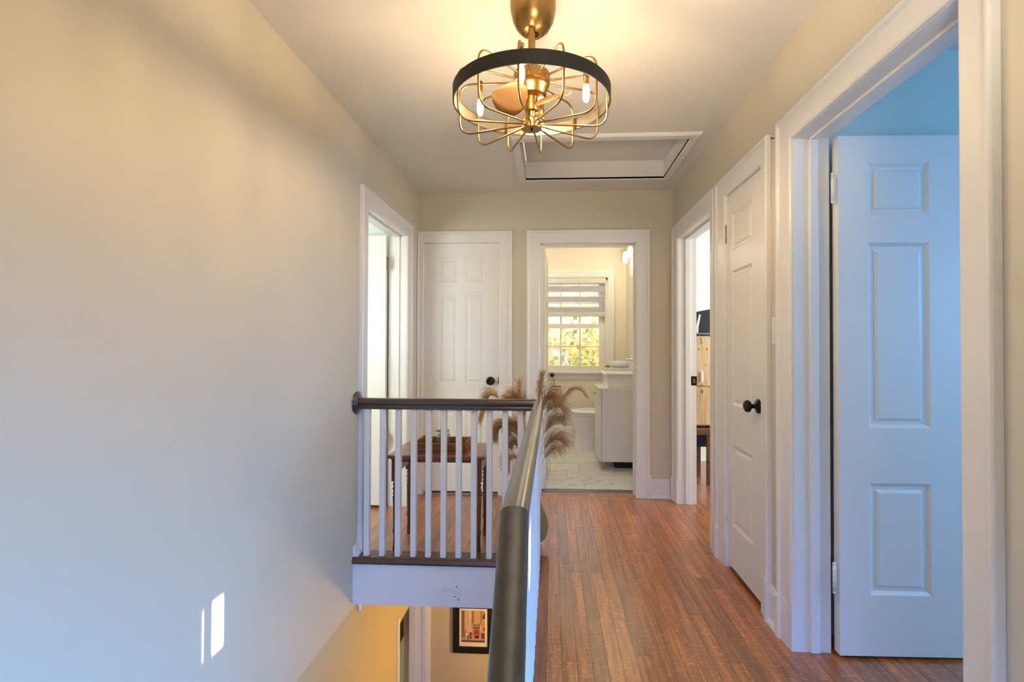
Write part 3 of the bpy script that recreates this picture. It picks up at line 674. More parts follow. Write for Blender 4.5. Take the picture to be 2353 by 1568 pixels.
# ------------------------------------------------------------------ console table with tray and jar
TB = (-0.66, 2.80)
tb = thing('console_table', 'small cherry wood side table with turned legs behind the balusters', 'table', (TB[0], TB[1], 0))
mb = MB(); mb.box(-0.947, -0.383, 2.622, 2.995, 0.542, 0.562); part('table_top', mb, M_TABLE, tb, 0.005)
mb = MB(); mb.box(-0.93, -0.40, 2.636, 2.98, 0.532, 0.544); part('moulding', mb, M_TABLE, tb, 0.004)
for x0, x1, y0, y1 in ((-0.90, -0.43, 2.906, 2.924), (-0.914, -0.896, 2.66, 2.92), (-0.429, -0.411, 2.66, 2.92)):
    mb = MB(); mb.box(x0, x1, y0, y1, 0.452, 0.534); part('apron', mb, M_TABLE, tb, 0.002)
legp = [(0.013, 0.0), (0.015, 0.03), (0.012, 0.05), (0.011, 0.10), (0.014, 0.112), (0.016, 0.125), (0.012, 0.135), (0.0125, 0.16), (0.015, 0.29), (0.0165, 0.318), (0.011, 0.326), (0.017, 0.338), (0.011, 0.350), (0.018, 0.364), (0.011, 0.378), (0.017, 0.392), (0.010, 0.402), (0.015, 0.412)]
for x in (-0.905, -0.420):
    for y in (2.652, 2.912):
        mb = MB(); mb.lathe(legp, 18, Matrix.Translation((x, y, 0))); mb.box(x-0.018, x+0.018, y-0.018, y+0.018, 0.410, 0.534)
        part('leg', mb, M_TABLEZ, tb)
ty = thing('wooden_tray', 'open wooden tray sitting on the small cherry table', 'tray', (-0.66, 2.81, 0.562))
X0, X1, Y0, Y1 = -0.812, -0.518, 2.745, 2.935
mb = MB(); mb.box(X0, X1, Y0, Y1, 0.5625, 0.571); part('tray_base', mb, M_TRAY, ty)
for b_ in ((X0, X1, Y0-0.009, Y0), (X0, X1, Y1, Y1+0.009), (X0-0.009, X0, Y0-0.009, Y1+0.009), (X1, X1+0.009, Y0-0.009, Y1+0.009)):
    mb = MB(); mb.box(*b_, 0.5625, 0.610 if b_[3]-b_[2] < 0.02 else 0.618); part('tray_side', mb, M_TRAY, ty, 0.0015)
jr = thing('glass_jar', 'glass jar of dried moss tied with twine in the wooden tray', 'jar', (-0.672, 2.84, 0.571))
T = Matrix.Translation((-0.672, 2.84, 0.5715))
mb = MB(); mb.lathe([(0.001, 0), (0.038, 0), (0.044, 0.005), (0.045, 0.07), (0.040, 0.084), (0.034, 0.09), (0.034, 0.102), (0.037, 0.103), (0.037, 0.106), (0.033, 0.106), (0.032, 0.092), (0.042, 0.07), (0.0415, 0.006), (0.001, 0.004)], 32, T); part('jar_body', mb, M_JAR, jr)
mb = MB(); mb.lathe([(0.001, 0.006), (0.038, 0.006), (0.040, 0.03), (0.039, 0.058), (0.034, 0.074), (0.02, 0.07), (0.001, 0.076)], 28, T); part('moss_filling', mb, M_MOSS, jr)
mb = MB(); mb.tube([T @ Vector((0.0355*math.cos(2*PI*k/24), 0.0355*math.sin(2*PI*k/24), 0.095+0.002*math.sin(k))) for k in range(24)], 0.002, 6, closed=True)
mb.tube([T @ Vector(p) for p in ((0, -0.036, 0.095), (-0.02, -0.045, 0.106), (-0.040, -0.043, 0.100), (-0.02, -0.044, 0.097), (0, -0.038, 0.094))], 0.0018, 6)
mb.tube([T @ Vector(p) for p in ((0, -0.036, 0.095), (0.012, -0.046, 0.112), (0.018, -0.046, 0.118))], 0.0018, 6)
part('twine', mb, M_STEM, jr)

# ------------------------------------------------------------------ basket and dried grasses
BX, BY = -0.158, 2.752
bk = thing('woven_basket', 'round woven belly basket with a white lower half behind the rail corner', 'basket', (BX, BY, 0))
def belly(z): 
    pts = [(0, 0.075), (0.04, 0.108), (0.08, 0.128), (0.13, 0.136), (0.18, 0.126), (0.24, 0.098), (0.30, 0.078), (0.335, 0.082)]
    for (a, ra), (b, rb) in zip(pts, pts[1:]):
        if a <= z <= b: 
            t = (z-a)/(b-a); t = t*t*(3-2*t)*0.35+t*0.65; return ra+(rb-ra)*t
    return 0.082
def coil(z0, z1, rows):
    pr = []
    for i in range(rows*4+1):
        z = z0+(z1-z0)*i/(rows*4); pr.append((belly(z)+0.0022*math.sin(2*PI*i/4), z))
    return pr
mb = MB(); mb.lathe([(0.001, 0.0)]+coil(0.0, 0.062, 8), 40, Matrix.Translation((BX, BY, 0)), cap=False); part('white_rope_base', mb, M_COTTON, bk)
mb = MB(); mb.lathe(coil(0.062, 0.335, 34)+[(0.076, 0.333), (0.070, 0.28), (0.12, 0.13), (0.001, 0.01)], 40, Matrix.Translation((BX, BY, 0)), cap=False); part('jute_body', mb, M_JUTE, bk)

bq = thing('dried_grass_bouquet', 'big bunch of tan feathery dried grasses in the basket at the rail corner', 'dried grass', (BX, BY, 0.30))
def px2w(u, v, y):
    d = fw*F_PX + R_*(u-CX) - U_*(v-CY); t = y/d.y; return Vector((d.x*t, d.y*t, CAM_Z+d.z*t))
def bez(a, b, c, d, t): return a*(1-t)**3+b*3*t*(1-t)**2+c*3*t*t*(1-t)+d*t**3
def plume(mid, arch, tip, length, n, droop, mat, spread=0.05, start=0.5, y=(2.75, 2.75, 2.75), stemr=0.0016, fuzz=0.0010):
    A = Vector((BX+random.uniform(-0.03, 0.03), BY+random.uniform(-0.03, 0.03), 0.31))
    B, Cc, Dd = px2w(*mid, y[0]), px2w(*arch, y[1]), px2w(*tip, y[2])
    N = 26; P = [bez(A, B, Cc, Dd, i/N) for i in range(N+1)]
    st_ = MB(); st_.tube(P, [stemr*(1-0.7*i/N) for i in range(N+1)], 5)
    root = part('stem', st_, M_STEM, bq)
    mb = MB()
    for q in range(n):
        t = start+(1-start)*(q+random.random())/n
        i = min(N-1, int(t*N)); fr = t*N-i; o = P[i].lerp(P[i+1], fr); tg = (P[i+1]-P[i]).normalized()
        side = Vector((random.gauss(0, 1), random.gauss(0, 1), random.gauss(0, 1))); side -= tg*side.dot(tg)
        if side.length < 1e-3: continue
        side.normalize()
        L = length*random.uniform(0.55, 1.0)*(1-0.35*(t-start)/(1-start))
        v = (tg*1.0+side*spread*14*random.uniform(0.3, 1)).normalized(); p = o.copy(); pts = [p.copy()]; S = 6
        for k in range(S):
            p = p+v*(L/S); v = (v+Vector((0, 0, -1))*droop*(k+1)/S*1.0+Vector((random.gauss(0, .05), random.gauss(0, .05), random.gauss(0, .05)))).normalized(); pts.append(p.copy())
        mb.tube(pts, [fuzz*1.3, fuzz*1.2, fuzz*1.2, fuzz*1.3, fuzz*1.2, fuzz, fuzz*0.5], 3, cap=False)
    part('plume', mb, mat, root)
plume((1235, 1000), (1240, 900), (1244, 862), 0.085, 150, 0.06, M_PLUME, 0.055, 0.64, fuzz=0.0010)
plume((1250, 1000), (1300, 845), (1345, 905), 0.075, 230, 0.45, M_PLUME2, 0.03, 0.55, y=(2.75, 2.72, 2.70))
plume((1215, 1000), (1195, 910), (1192, 880), 0.080, 130, 0.25, M_PLUME2, 0.05, 0.66, y=(2.78, 2.80, 2.82))
plume((1215, 980), (1205, 905), (1175, 915), 0.15, 280, 0.30, M_PLUME, 0.06, 0.50)
plume((1230, 960), (1255, 890), (1272, 915), 0.15, 260, 0.35, M_PLUME, 0.06, 0.50, y=(2.74, 2.72, 2.70))
plume((1235, 960), (1262, 905), (1300, 945), 0.13, 170, 0.50, M_PLUME2, 0.05, 0.55)
plume((1185, 1000), (1135, 815), (1104, 960), 0.13, 300, 0.65, M_PLUME2, 0.035, 0.60, y=(2.78, 2.82, 2.84))
plume((1200, 1040), (1160, 930), (1140, 1000), 0.12, 330, 0.70, M_PLUME, 0.04, 0.60, y=(2.76, 2.74, 2.72))
plume((1205, 1030), (1185, 950), (1172, 985), 0.13, 330, 0.60, M_PLUME, 0.05, 0.50, y=(2.74, 2.72, 2.70))
plume((1210, 1050), (1190, 1000), (1178, 1020), 0.11, 260, 0.60, M_PLUME, 0.05, 0.50, y=(2.80, 2.82, 2.84))
plume((1205, 1060), (1180, 1030), (1168, 1070), 0.13, 170, 0.60, M_PLUME2, 0.05, 0.55, y=(2.72, 2.70, 2.70))
plume((1235, 1030), (1255, 955), (1285, 965), 0.13, 170, 0.35, M_PLUME, 0.05, 0.55, y=(2.75, 2.76, 2.78))
plume((1238, 1055), (1262, 985), (1290, 1010), 0.16, 190, 0.50, M_PLUME, 0.05, 0.50, y=(2.75, 2.73, 2.71))
plume((1240, 1070), (1262, 1020), (1282, 1030), 0.11, 130, 0.75, M_PLUME2, 0.05, 0.50, y=(2.74, 2.70, 2.68))
mb = MB(); mb.tube([px2w(u, v, 2.72) for u, v in ((1238, 1041), (1250, 1043), (1260, 1052), (1265, 1066), (1264, 1078), (1257, 1090), (1250, 1100), (1250, 1110), (1254, 1122))], 0.0008, 5); part('loose_blade', mb, M_STEM, bq)

# ------------------------------------------------------------------ bathroom
BY0, BY1, BX0, BX1, BC = D+0.115, 5.84, -0.95, 0.925, 2.42
struct('wall_bathroom_right', wall_cells('X', BX1, BX1+0.1, BY0, BY1+0.1, SLAB, BC+0.1, []), M_BATHWALL, 'cream bathroom wall behind the vanity', 'wall')
struct('wall_bathroom_left', wall_cells('X', BX0-0.1, BX0, BY0, BY1+0.1, SLAB, BC+0.1, []), M_BATHWALL, 'cream bathroom wall on the left, out of sight behind the door', 'wall')
WX0, WX1, WZ0, WZ1 = -0.245, 0.690, 0.865, 2.045
struct('wall_bathroom_far', wall_cells('Y', BY1, BY1+0.14, BX0-0.1, BX1+0.1, SLAB, BC+0.1, [(WX0, WX1, WZ0, WZ1)]), M_BATHWALL, 'cream bathroom end wall around the window', 'wall')
t = MB(); t.box(BX0-0.1, BX1+0.1, BY0-0.11, BY1+0.14, BC, BC+0.1); struct('ceiling_bathroom', t, M_CEIL, 'bathroom ceiling above the window', 'ceiling')
t = MB(); t.box(BX0-0.1, BX1+0.1, BY0-0.03, BY1+0.1, SLAB, -0.0095); bf = struct('floor_bathroom', t, M_GROUT, 'bathroom floor of white veined marble look tiles', 'floor')
rows = [3.79, 3.862, 4.152, 4.440, 4.715, 5.00, 5.29, 5.58, 5.84]; offs = [0.275, 0.275, 0.136, 0.262, 0.115, 0.27, 0.12, 0.26]
for (y0, y1), of in zip(zip(rows, rows[1:]), offs):
    x = of-0.6*3
    while x < BX1:
        a, b = max(x, BX0), min(x+0.6, BX1)
        if b-a > 0.02:
            g = 0.0014; cx_, cy_ = (a+b)/2, (y0+y1)/2
            mb = MB(); mb.box(a+g-cx_, b-g-cx_, y0+g-cy_, y1-g-cy_, -0.005, 0.005)
            o = part('tile', mb, M_TILE, None); o.parent = bf; o.location = (cx_, cy_, -0.004)
        x += 0.6
t = MB(); t.prism([(3.783, 0.0), (3.792, 0.006), (3.83, 0.008), (3.862, 0.006), (3.866, 0.0)], Matrix(((0, 0, 1, TD0), (1, 0, 0, 0), (0, 1, 0, 0), (0, 0, 0, 1))), TD1-TD0)
struct('trim_threshold', t, M_ALU, 'dark metal threshold strip between the oak floor and bathroom tiles', 'threshold')
baseboard('baseboard_bathroom', 'tall white baseboard under the bathroom window behind the toilet', 'Y', BY1, -1, BX0, BX1, 0.185)
# window
wn = thing('window_1', 'white sash bathroom window showing yellow autumn leaves', 'window', ((WX0+WX1)/2, BY1, WZ0), kind='structure')
pw = [(0, 0), (0, 0.012), (0.12, 0.018), (0.3, 0.018), (0.36, 0.024), (0.62, 0.024), (0.68, 0.032), (1.0, 0.034), (1.0, 0)]
cw = 0.075
ci = [(WX0, WZ0), (WX0, WZ1), (WX1, WZ1), (WX1, WZ0)]; co = [(WX0-cw, WZ0), (WX0-cw, WZ1+0.088), (WX1+cw, WZ1+0.088), (WX1+cw, WZ0)]
for k in range(3):
    a, b, c, d = ci[k], ci[k+1], co[k], co[k+1]
    mb = MB(); mb.loops([[(a[0]+(c[0]-a[0])*u, BY1-n, a[1]+(c[1]-a[1])*u) for u, n in pw], [(b[0]+(d[0]-b[0])*u, BY1-n, b[1]+(d[1]-b[1])*u) for u, n in pw]], False); part('window_casing', mb, M_TRIM, wn)
mb = MB(); mb.box(WX0-cw-0.02, WX1+cw+0.0, BY1-0.055, BY1+0.03, WZ0-0.022, WZ0); part('window_stool', mb, M_TRIM, wn, 0.005)
mb = MB(); mb.loops([[(x, BY1-n, WZ0-0.022+z) for n, z in ((0, 0), (0.030, 0), (0.028, -0.02), (0.020, -0.03), (0.021, -0.05), (0.014, -0.06), (0.012, -0.075), (0, -0.078))] for x in (WX0-cw, WX1+cw-0.01)], False); part('window_apron', mb, M_TRIM, wn)
for b_ in ((WX0, WX0+0.03, WZ0, WZ1), (WX1-0.03, WX1, WZ0, WZ1), (WX0, WX1, WZ1-0.03, WZ1), (WX0, WX1, WZ0, WZ0+0.02)):
    mb = MB(); mb.box(b_[0], b_[1], BY1, BY1+0.14, b_[2], b_[3]); part('window_frame', mb, M_TRIM, wn)
GX0, GX1 = -0.135, 0.590
def sash(y, z0, z1, rb, rt_, nm, h):
    fr = MB(); fx0, fx1 = WX0+0.03, WX1-0.03-0.0
    fr.box(fx0, GX0, y, y+0.035, z0, z1); fr.box(GX1, fx1, y, y+0.035, z0, z1); fr.box(GX0, GX1, y, y+0.035, z0, z0+rb); fr.box(GX0, GX1, y, y+0.035, z1-rt_, z1)
    o = part(nm, fr, M_TRIM, wn, 0.003)
    for x in (0.109, 0.349):
        m_ = MB(); m_.box(x-0.009, x+0.009, y+0.008, y+0.026, z0+rb, z1-rt_); part('muntin', m_, M_TRIM, o)
    m_ = MB(); m_.box(GX0, GX1, y+0.009, y+0.025, h-0.007, h+0.007); part('muntin', m_, M_TRIM, o)
    xs = [GX0, 0.109, 0.349, GX1]; zs = [z0+rb, h, z1-rt_]
    for i in range(3):
        for j in range(2):
            p = MB(); p.box(xs[i], xs[i+1], y+0.016, y+0.018, zs[j], zs[j+1]); part('pane', p, M_GLASS, o)
sash(BY1+0.03, WZ0+0.02, 1.462, 0.052, 0.049, 'lower_sash', 1.178)
sash(BY1+0.07, 1.420, WZ1-0.03, 0.05, 0.04, 'upper_sash', 1.735)
# zebra roller blind
bd = thing('roller_blind', 'banded white and grey roller blind over the upper bathroom window', 'blind', ((WX0+WX1)/2, BY1-0.02, WZ1))
bx0, bx1, by = WX0+0.035, 0.656, BY1-0.012
mb = MB(); mb.box(bx0-0.01, bx1+0.01, by-0.035, by+0.03, 1.968, 2.034); part('cassette', mb, M_RAIL, bd, 0.008)
z = 1.968
for h_, mt in ((0.032, M_BLINDW), (0.071, M_BLINDG), (0.060, M_BLINDW), (0.066, M_BLINDG), (0.064, M_BLINDW), (0.066, M_BLINDG)):
    mb = MB(); mb.box(bx0, bx1, by-0.001, by+0.001, z-h_, z); part('fabric_band', mb, mt, bd); z -= h_
mb = MB(); mb.box(bx0, bx1, by-0.008, by+0.008, 1.556, z+0.002); part('bottom_rail', mb, M_RAIL, bd, 0.004)
# vanity
vn = thing('bathroom_vanity', 'white bathroom vanity cabinet on wooden legs seen from its end', 'vanity', (0.68, 4.70, 0))
VX0, VX1, VY0, VY1, VZ0, VZ1 = 0.452, BX1, 4.455, 4.955, 0.085, 0.772
mb = MB(); mb.box(VX0+0.02, VX1, VY0, VY1, VZ0, VZ1); part('cabinet_body', mb, M_VANITY, vn, 0.002)
mb = MB(); mb.box(VX0, VX0+0.018, VY0+0.002, VY1-0.002, VZ0, 0.62); part('door_front', mb, M_VANITY, vn, 0.002)
df = MB(); df.box(VX0, VX0+0.018, VY0+0.002, VY1-0.002, 0.624, VZ1-0.002); dfo = part('drawer_front', df, M_VANITY, vn, 0.002)
mb = MB(); mb.lathe([(0.004, 0), (0.004, 0.015), (0.011, 0.020), (0.010, 0.027), (0.001, 0.028)], 16, frame_to((-1, 0, 0), (VX0, 4.80, 0.705))); part('drawer_knob', mb, M_NICKEL, dfo)
mb = MB(); mb.box(VX0-0.004, VX1, VY0-0.004, VY1+0.004, VZ1, VZ1+0.014); part('vanity_top', mb, M_CERAMIC, vn, 0.002)
for x, y in ((0.497, 4.49), (0.497, 4.92), (0.88, 4.49), (0.88, 4.92)):
    mb = MB(); mb.lathe([(0.010, 0.0), (0.015, 0.086)], 14, Matrix.Translation((x, y, 0))); part('leg', mb, M_LEGWOOD, vn)
sk = thing('vessel_sink', 'white rectangular vessel sink standing on the bathroom vanity', 'sink', (0.70, 4.70, 0.786))
o_ = [(0.536, 4.505), (0.89, 4.505), (0.89, 4.90), (0.536, 4.90)]; rim = [(0.508, 4.475), (0.905, 4.475), (0.905, 4.925), (0.508, 4.925)]; inn = [(0.525, 4.492), (0.888, 4.492), (0.888, 4.908), (0.525, 4.908)]; low = [(0.56, 4.53), (0.87, 4.53), (0.87, 4.88), (0.56, 4.88)]
mb = MB(); mb.loops([[(x, y, 0.786) for x, y in o_], [(x-0.012 if x < 0.7 else x, y, 0.905) for x, y in o_], [(x, y, 0.912) for x, y in rim], [(x, y, 0.927) for x, y in rim], [(x, y, 0.927) for x, y in inn], [(x, y, 0.82) for x, y in low]], False)
part('basin', mb, M_CERAMIC, sk, 0.006)
fa = thing('chrome_faucet', 'tall chrome faucet behind the vessel sink', 'faucet', (0.87, 4.95, 0.786))
mb = MB(); mb.lathe([(0.001, 0.786), (0.027, 0.786), (0.026, 0.795), (0.019, 0.80), (0.019, 1.045), (0.001, 1.048)], 20, Matrix.Translation((0.872, 4.955, 0))); part('faucet_body', mb, M_CHROME, fa)
mb = MB(); mb.tube([(0.872, 4.955, 1.03), (0.83, 4.92, 1.047), (0.80, 4.91, 1.050), (0.775, 4.90, 1.047), (0.762, 4.895, 1.036)], [0.016, 0.015, 0.014, 0.012, 0.010], 14); part('spout', mb, M_CHROME, fa)
mb = MB(); mb.tube([(0.872, 4.955, 1.045), (0.85, 4.93, 1.075), (0.82, 4.93, 1.088)], [0.009, 0.007, 0.006], 10); part('lever', mb, M_CHROME, fa)
def roll_towel(label, p, r, l, ang):
    mb = MB(); sp = []
    M = Matrix.Translation(p) @ Matrix.Rotation(ang, 4, 'Z') @ Matrix.Rotation(PI/2, 4, 'Y')
    n = 44; out = []
    for i in range(n+1):
        a = 2*PI*2.2*i/n; rr = r*(0.25+0.75*i/n); out.append((rr*math.cos(a), rr*math.sin(a)))
    inn_ = [(x*0.86, y*0.86) for x, y in reversed(out)]
    poly = out+[(x, y) for x, y in inn_]
    rings = [[tuple(M @ Vector((x, y, z))) for x, y in poly] for z in (0, l*0.3, l*0.7, l)]
    mb.loops(rings, True, cap=False)
    mb.lathe([(0.001, 0.004), (r*0.96, 0.004), (r*0.99, l*0.3), (r*0.96, l-0.004), (0.001, l-0.004)], 20, M)
    return tag(part('rolled_towel', mb, M_TOWEL), label, 'towel', 'towels on the bathroom vanity')
roll_towel('white rolled towel in front, next to the amber soap', (0.635, 4.99, 0.9965), 0.035, 0.18, 0.0)
roll_towel('white rolled towel behind the front one, partly hidden', (0.66, 5.06, 0.992), 0.031, 0.15, 0.0)
mb = MB(); mb.box(0.555, 0.835, 4.955, 5.095, 0.786, 0.960)
tag(part('towel_box', mb, M_VANITY, None, 0.004), 'white box behind the vessel sink that carries the towels', 'box')
mb = MB(); mb.lathe([(0.001, 0), (0.028, 0), (0.034, 0.010), (0.030, 0.012), (0.001, 0.008)], 20, Matrix.Translation((0.592, 4.995, 0.9605)))
mb.sphere((0.592, 4.995, 0.977), 0.020, 14, 8, sz=0.55)
tag(part('soap_dish', mb, M_AMBER), 'small amber soap on a dish left of the white towels', 'soap dish')
# mirror, vanity light
mb = MB(); mb.box(BX1-0.012, BX1-0.001, 4.40, 5.55, 1.06, 2.00); tag(part('wall_mirror', mb, M_MIRROR), 'bathroom wall mirror above the vanity', 'mirror')
vl = thing('vanity_light', 'bathroom wall light with clear glass shades and bright bulbs', 'wall light', (BX1, 5.2, 2.28))
mb = MB(); mb.box(BX1-0.03, BX1-0.001, 4.55, 5.50, 2.22, 2.30); part('back_plate', mb, M_SHADEPLATE, vl, 0.004)
for y in (5.36, 5.02, 4.68):
    mb = MB(); mb.tube([(BX1-0.02, y, 2.26), (BX1-0.075, y, 2.275), (BX1-0.09, y, 2.31)], 0.006, 8); mb.lathe([(0.001, 2.32), (0.014, 2.32), (0.014, 2.27), (0.001, 2.27)], 16, Matrix.Translation((BX1-0.09, y, 0))); part('arm', mb, M_NICKEL, vl)
    mb = MB(); mb.lathe([(0.052, 2.14), (0.052, 2.315), (0.050, 2.315), (0.050, 2.14)], 28, Matrix.Translation((BX1-0.09, y, 0)), cap=False); part('glass_shade', mb, M_JAR, vl)
    mb = MB(); mb.lathe([(0.001, 2.27), (0.012, 2.265), (0.026, 2.225), (0.028, 2.20), (0.020, 2.172), (0.001, 2.16)], 18, Matrix.Translation((BX1-0.09, y, 0))); part('bulb', mb, M_VBULB, vl)
# toilet
to = thing('toilet', 'white toilet partly hidden behind the vanity, bowl pointing left', 'toilet', (0.45, 5.40, 0))
def oval(cx, cy, lx, rx, wy, z, n=32, sq=1.0):
    out = []
    for k in range(n):
        a = 2*PI*k/n; c, s_ = math.cos(a), math.sin(a)
        x = (lx if c < 0 else rx)*math.copysign(abs(c)**sq, c); out.append((cx+x, cy+wy*math.copysign(abs(s_)**sq, s_), z))
    return out
mb = MB(); TY = 5.40
mb.loops([oval(0.44, TY, 0.192, 0.30, 0.115, 0.0), oval(0.44, TY, 0.190, 0.30, 0.112, 0.02), oval(0.44, TY, 0.180, 0.30, 0.110, 0.16), oval(0.44, TY, 0.178, 0.30, 0.122, 0.235), oval(0.44, TY, 0.212, 0.28, 0.150, 0.30), oval(0.44, TY, 0.245, 0.26, 0.172, 0.365), oval(0.44, TY, 0.255, 0.26, 0.180, 0.400), oval(0.44, TY, 0.200, 0.20, 0.135, 0.402), oval(0.44, TY, 0.12, 0.12, 0.09, 0.25)], True)
part('bowl', mb, M_CERAMIC, to)
mb = MB(); mb.loops([oval(0.44, TY, 0.262, 0.24, 0.186, 0.404), oval(0.44, TY, 0.266, 0.24, 0.188, 0.412), oval(0.44, TY, 0.262, 0.24, 0.186, 0.420)], True); part('seat', mb, M_CERAMIC, to)
mb = MB(); mb.loops([oval(0.44, TY, 0.266, 0.235, 0.188, 0.423), oval(0.44, TY, 0.272, 0.24, 0.191, 0.436), oval(0.44, TY, 0.262, 0.235, 0.184, 0.452), oval(0.44, TY, 0.18, 0.16, 0.12, 0.456)], True); part('lid', mb, M_CERAMIC, to)
mb = MB(); mb.box(0.705, 0.905, 5.21, 5.59, 0.39, 0.74); part('tank', mb, M_CERAMIC, to, 0.02)
mb = MB(); mb.box(0.695, 0.915, 5.20, 5.60, 0.742, 0.775); part('tank_lid', mb, M_CERAMIC, to, 0.01)
# dark bin under the vanity
mb = MB(); mb.loops([[(x, y, 0.001) for x, y in ((0.615, 4.56), (0.87, 4.56), (0.87, 4.80), (0.615, 4.80))], [(x, y, 0.072) for x, y in ((0.60, 4.545), (0.885, 4.545), (0.885, 4.815), (0.60, 4.815))]], False)
tag(part('storage_bin', mb, M_BLACKFLAT, None, 0.004), 'low dark bin on the tiles under the vanity', 'bin')
# wire soap caddy on the window apron
cdv = thing('wire_caddy', 'small white wire caddy on a dark suction hook left of the bathroom window sill', 'caddy', (0.02, 5.72, 0.74))
ox, oy, oz = px2w(1278, 905, 5.72)
for k, (dx, z) in enumerate(((0, 0.0), (0, 0.05), (0, 0.09))):
    mb = MB(); mb.tube([(ox-0.055, oy-0.035, oz+z), (ox+0.055, oy-0.035, oz+z), (ox+0.055, oy+0.035, oz+z), (ox-0.055, oy+0.035, oz+z)], 0.0025, 6, closed=True); part('wire', mb, M_NAVY if k else M_CHROME, cdv)
for dx in (-0.055, -0.018, 0.018, 0.055):
    mb = MB(); mb.tube([(ox+dx, oy-0.035, oz), (ox+dx, oy-0.035, oz+0.09)], 0.0022, 6); part('wire', mb, M_NAVY, cdv)
mb = MB(); mb.tube([(ox-0.02, oy+0.035, oz+0.09), (ox-0.03, oy+0.03, oz+0.17), (ox-0.045, oy+0.03, oz+0.20)], 0.003, 6); part('hook_wire', mb, M_NAVY, cdv)
mb = MB(); mb.lathe([(0.001, 0), (0.027, 0), (0.024, 0.012), (0.010, 0.022), (0.001, 0.024)], 20, frame_to((0.3, -1, 0), (ox-0.05, oy+0.04, oz+0.225))); part('suction_cup', mb, M_BLACK, cdv)
mb = MB(); mb.box(ox-0.045, ox+0.045, oy-0.028, oy+0.028, oz+0.003, oz+0.032); tag(part('soap_bar', mb, M_TOWEL, None, 0.010, 3), 'white soap bar lying in the wire caddy', 'soap')

# ------------------------------------------------------------------ outside the bathroom window
t = MB(); t.box(-60, 60, 7, 90, -3.2, -3.0); struct('ground_lawn', t, M_GRASS, 'green lawn below the bathroom window', 'lawn')
def tree(label, x, y, h, mats, rad, nleaf, seed):
    rnd = random.Random(seed)
    root = thing('maple_tree', label, 'tree', (x, y, -3.0), group=None)
    mb = MB(); mb.tube([(x, y, -3), (x+0.1, y, -1), (x-0.05, y, 1), (x+0.1, y, h*0.75-3)], [0.16, 0.13, 0.10, 0.04], 10); part('trunk', mb, M_BARK, root)
    cl = []
    for k in range(30):
        a = rnd.uniform(0, 2*PI); e = rnd.uniform(-0.3, 1.0); L = rad*rnd.uniform(0.5, 1.0); z0 = rnd.uniform(-0.9, h*0.7-3)
        end = Vector((x+L*math.cos(a), y+L*math.sin(a), z0+L*e)); mb = MB(); st0 = Vector((x, y, z0)); mid = (st0+end)/2+Vector((0, 0, 0.1))
        mb.tube([st0, mid, end], [0.014, 0.009, 0.004], 6); part('branch', mb, M_BARK, root); cl += [end, mid, (mid+end)/2]
    cl = [c for c in cl if c.z < 1.45+0.06*(y-9)]
    fol = [MB() for _ in mats]
    for i in range(nleaf):
        c = rnd.choice(cl)+Vector((rnd.gauss(0, 0.38), rnd.gauss(0, 0.38), rnd.gauss(0, 0.34))); s_ = rnd.uniform(0.045, 0.080)
        n = Vector((rnd.gauss(0, 1), rnd.gauss(0, 1), rnd.gauss(0, 1))).normalized(); u = n.orthogonal().normalized(); w_ = n.cross(u)
        vs = [c+u*s_*1.1, c+u*s_*0.3+w_*s_*0.35, c+w_*s_*0.85+u*0.1*s_, c-u*s_*0.45+w_*s_*0.3, c-u*s_*0.8, c-u*s_*0.45-w_*s_*0.3, c-w_*s_*0.85+u*0.1*s_, c+u*s_*0.3-w_*s_*0.35]
        fol[i % len(mats)].add(vs, [tuple(range(8))])
    for mb, m_ in zip(fol, mats):
        o = part('foliage', mb, m_, root); o['kind'] = 'stuff'
    return root
tree('yellow autumn maple filling the middle of the bathroom window', 1.75, 9.0, 7.0, [M_LEAFY, M_LEAFG, M_LEAFO], 2.0, 11000, 3)
tree('orange autumn maple at the left of the bathroom window', -2.3, 14.0, 7.6, [M_LEAFO, M_LEAFY, M_LEAFG], 2.2, 5000, 5)
tree('yellow green maple at the right of the bathroom window', 5.6, 15.5, 7.6, [M_LEAFY, M_LEAFG, M_LEAFO], 2.2, 5000, 9)

# ------------------------------------------------------------------ bedroom on the right (bluish daylight)
struct('wall_bedroom_far', wall_cells('Y', 1.99, 2.07, XR+0.135, 4.1, SLAB, C+0.1, []), M_BLUEWALL, 'pale blue bedroom wall behind the open door', 'wall')
struct('wall_bedroom_near', wall_cells('Y', -0.40, -0.30, XR+0.135, 4.1, SLAB, C+0.1, []), M_BLUEWALL, 'pale blue bedroom wall out of sight', 'wall')
struct('wall_bedroom_right', wall_cells('X', 4.0, 4.1, -0.40, 2.07, SLAB, C+0.1, [(-0.1, 1.2, 0.85, 2.05)]), M_BLUEWALL, 'pale blue bedroom wall with a window', 'wall')
t = MB(); t.box(XR+0.135, 4.1, -0.40, 2.07, C, C+0.1); struct('ceiling_bedroom', t, M_CEIL, 'bedroom ceiling', 'ceiling')
t = MB(); t.box(XR+0.135, 4.1, -0.40, 2.07, SLAB, -0.019); fb2 = struct('floor_bedroom', t, M_TRIM, 'brown oak strip floor of the bedroom past the open door', 'floor')
strips(XR, 2.2, 0.9, 1.99, fb2, lo=0.5, hi=1.2)
t = MB(); t.box(2.2, 4.0, -0.30, 1.99, -0.018, 0.0); t.box(XR+0.135, 2.2, -0.30, 0.9, -0.018, 0.0); part('floor_boards_rest', t, M_OAK, fb2)
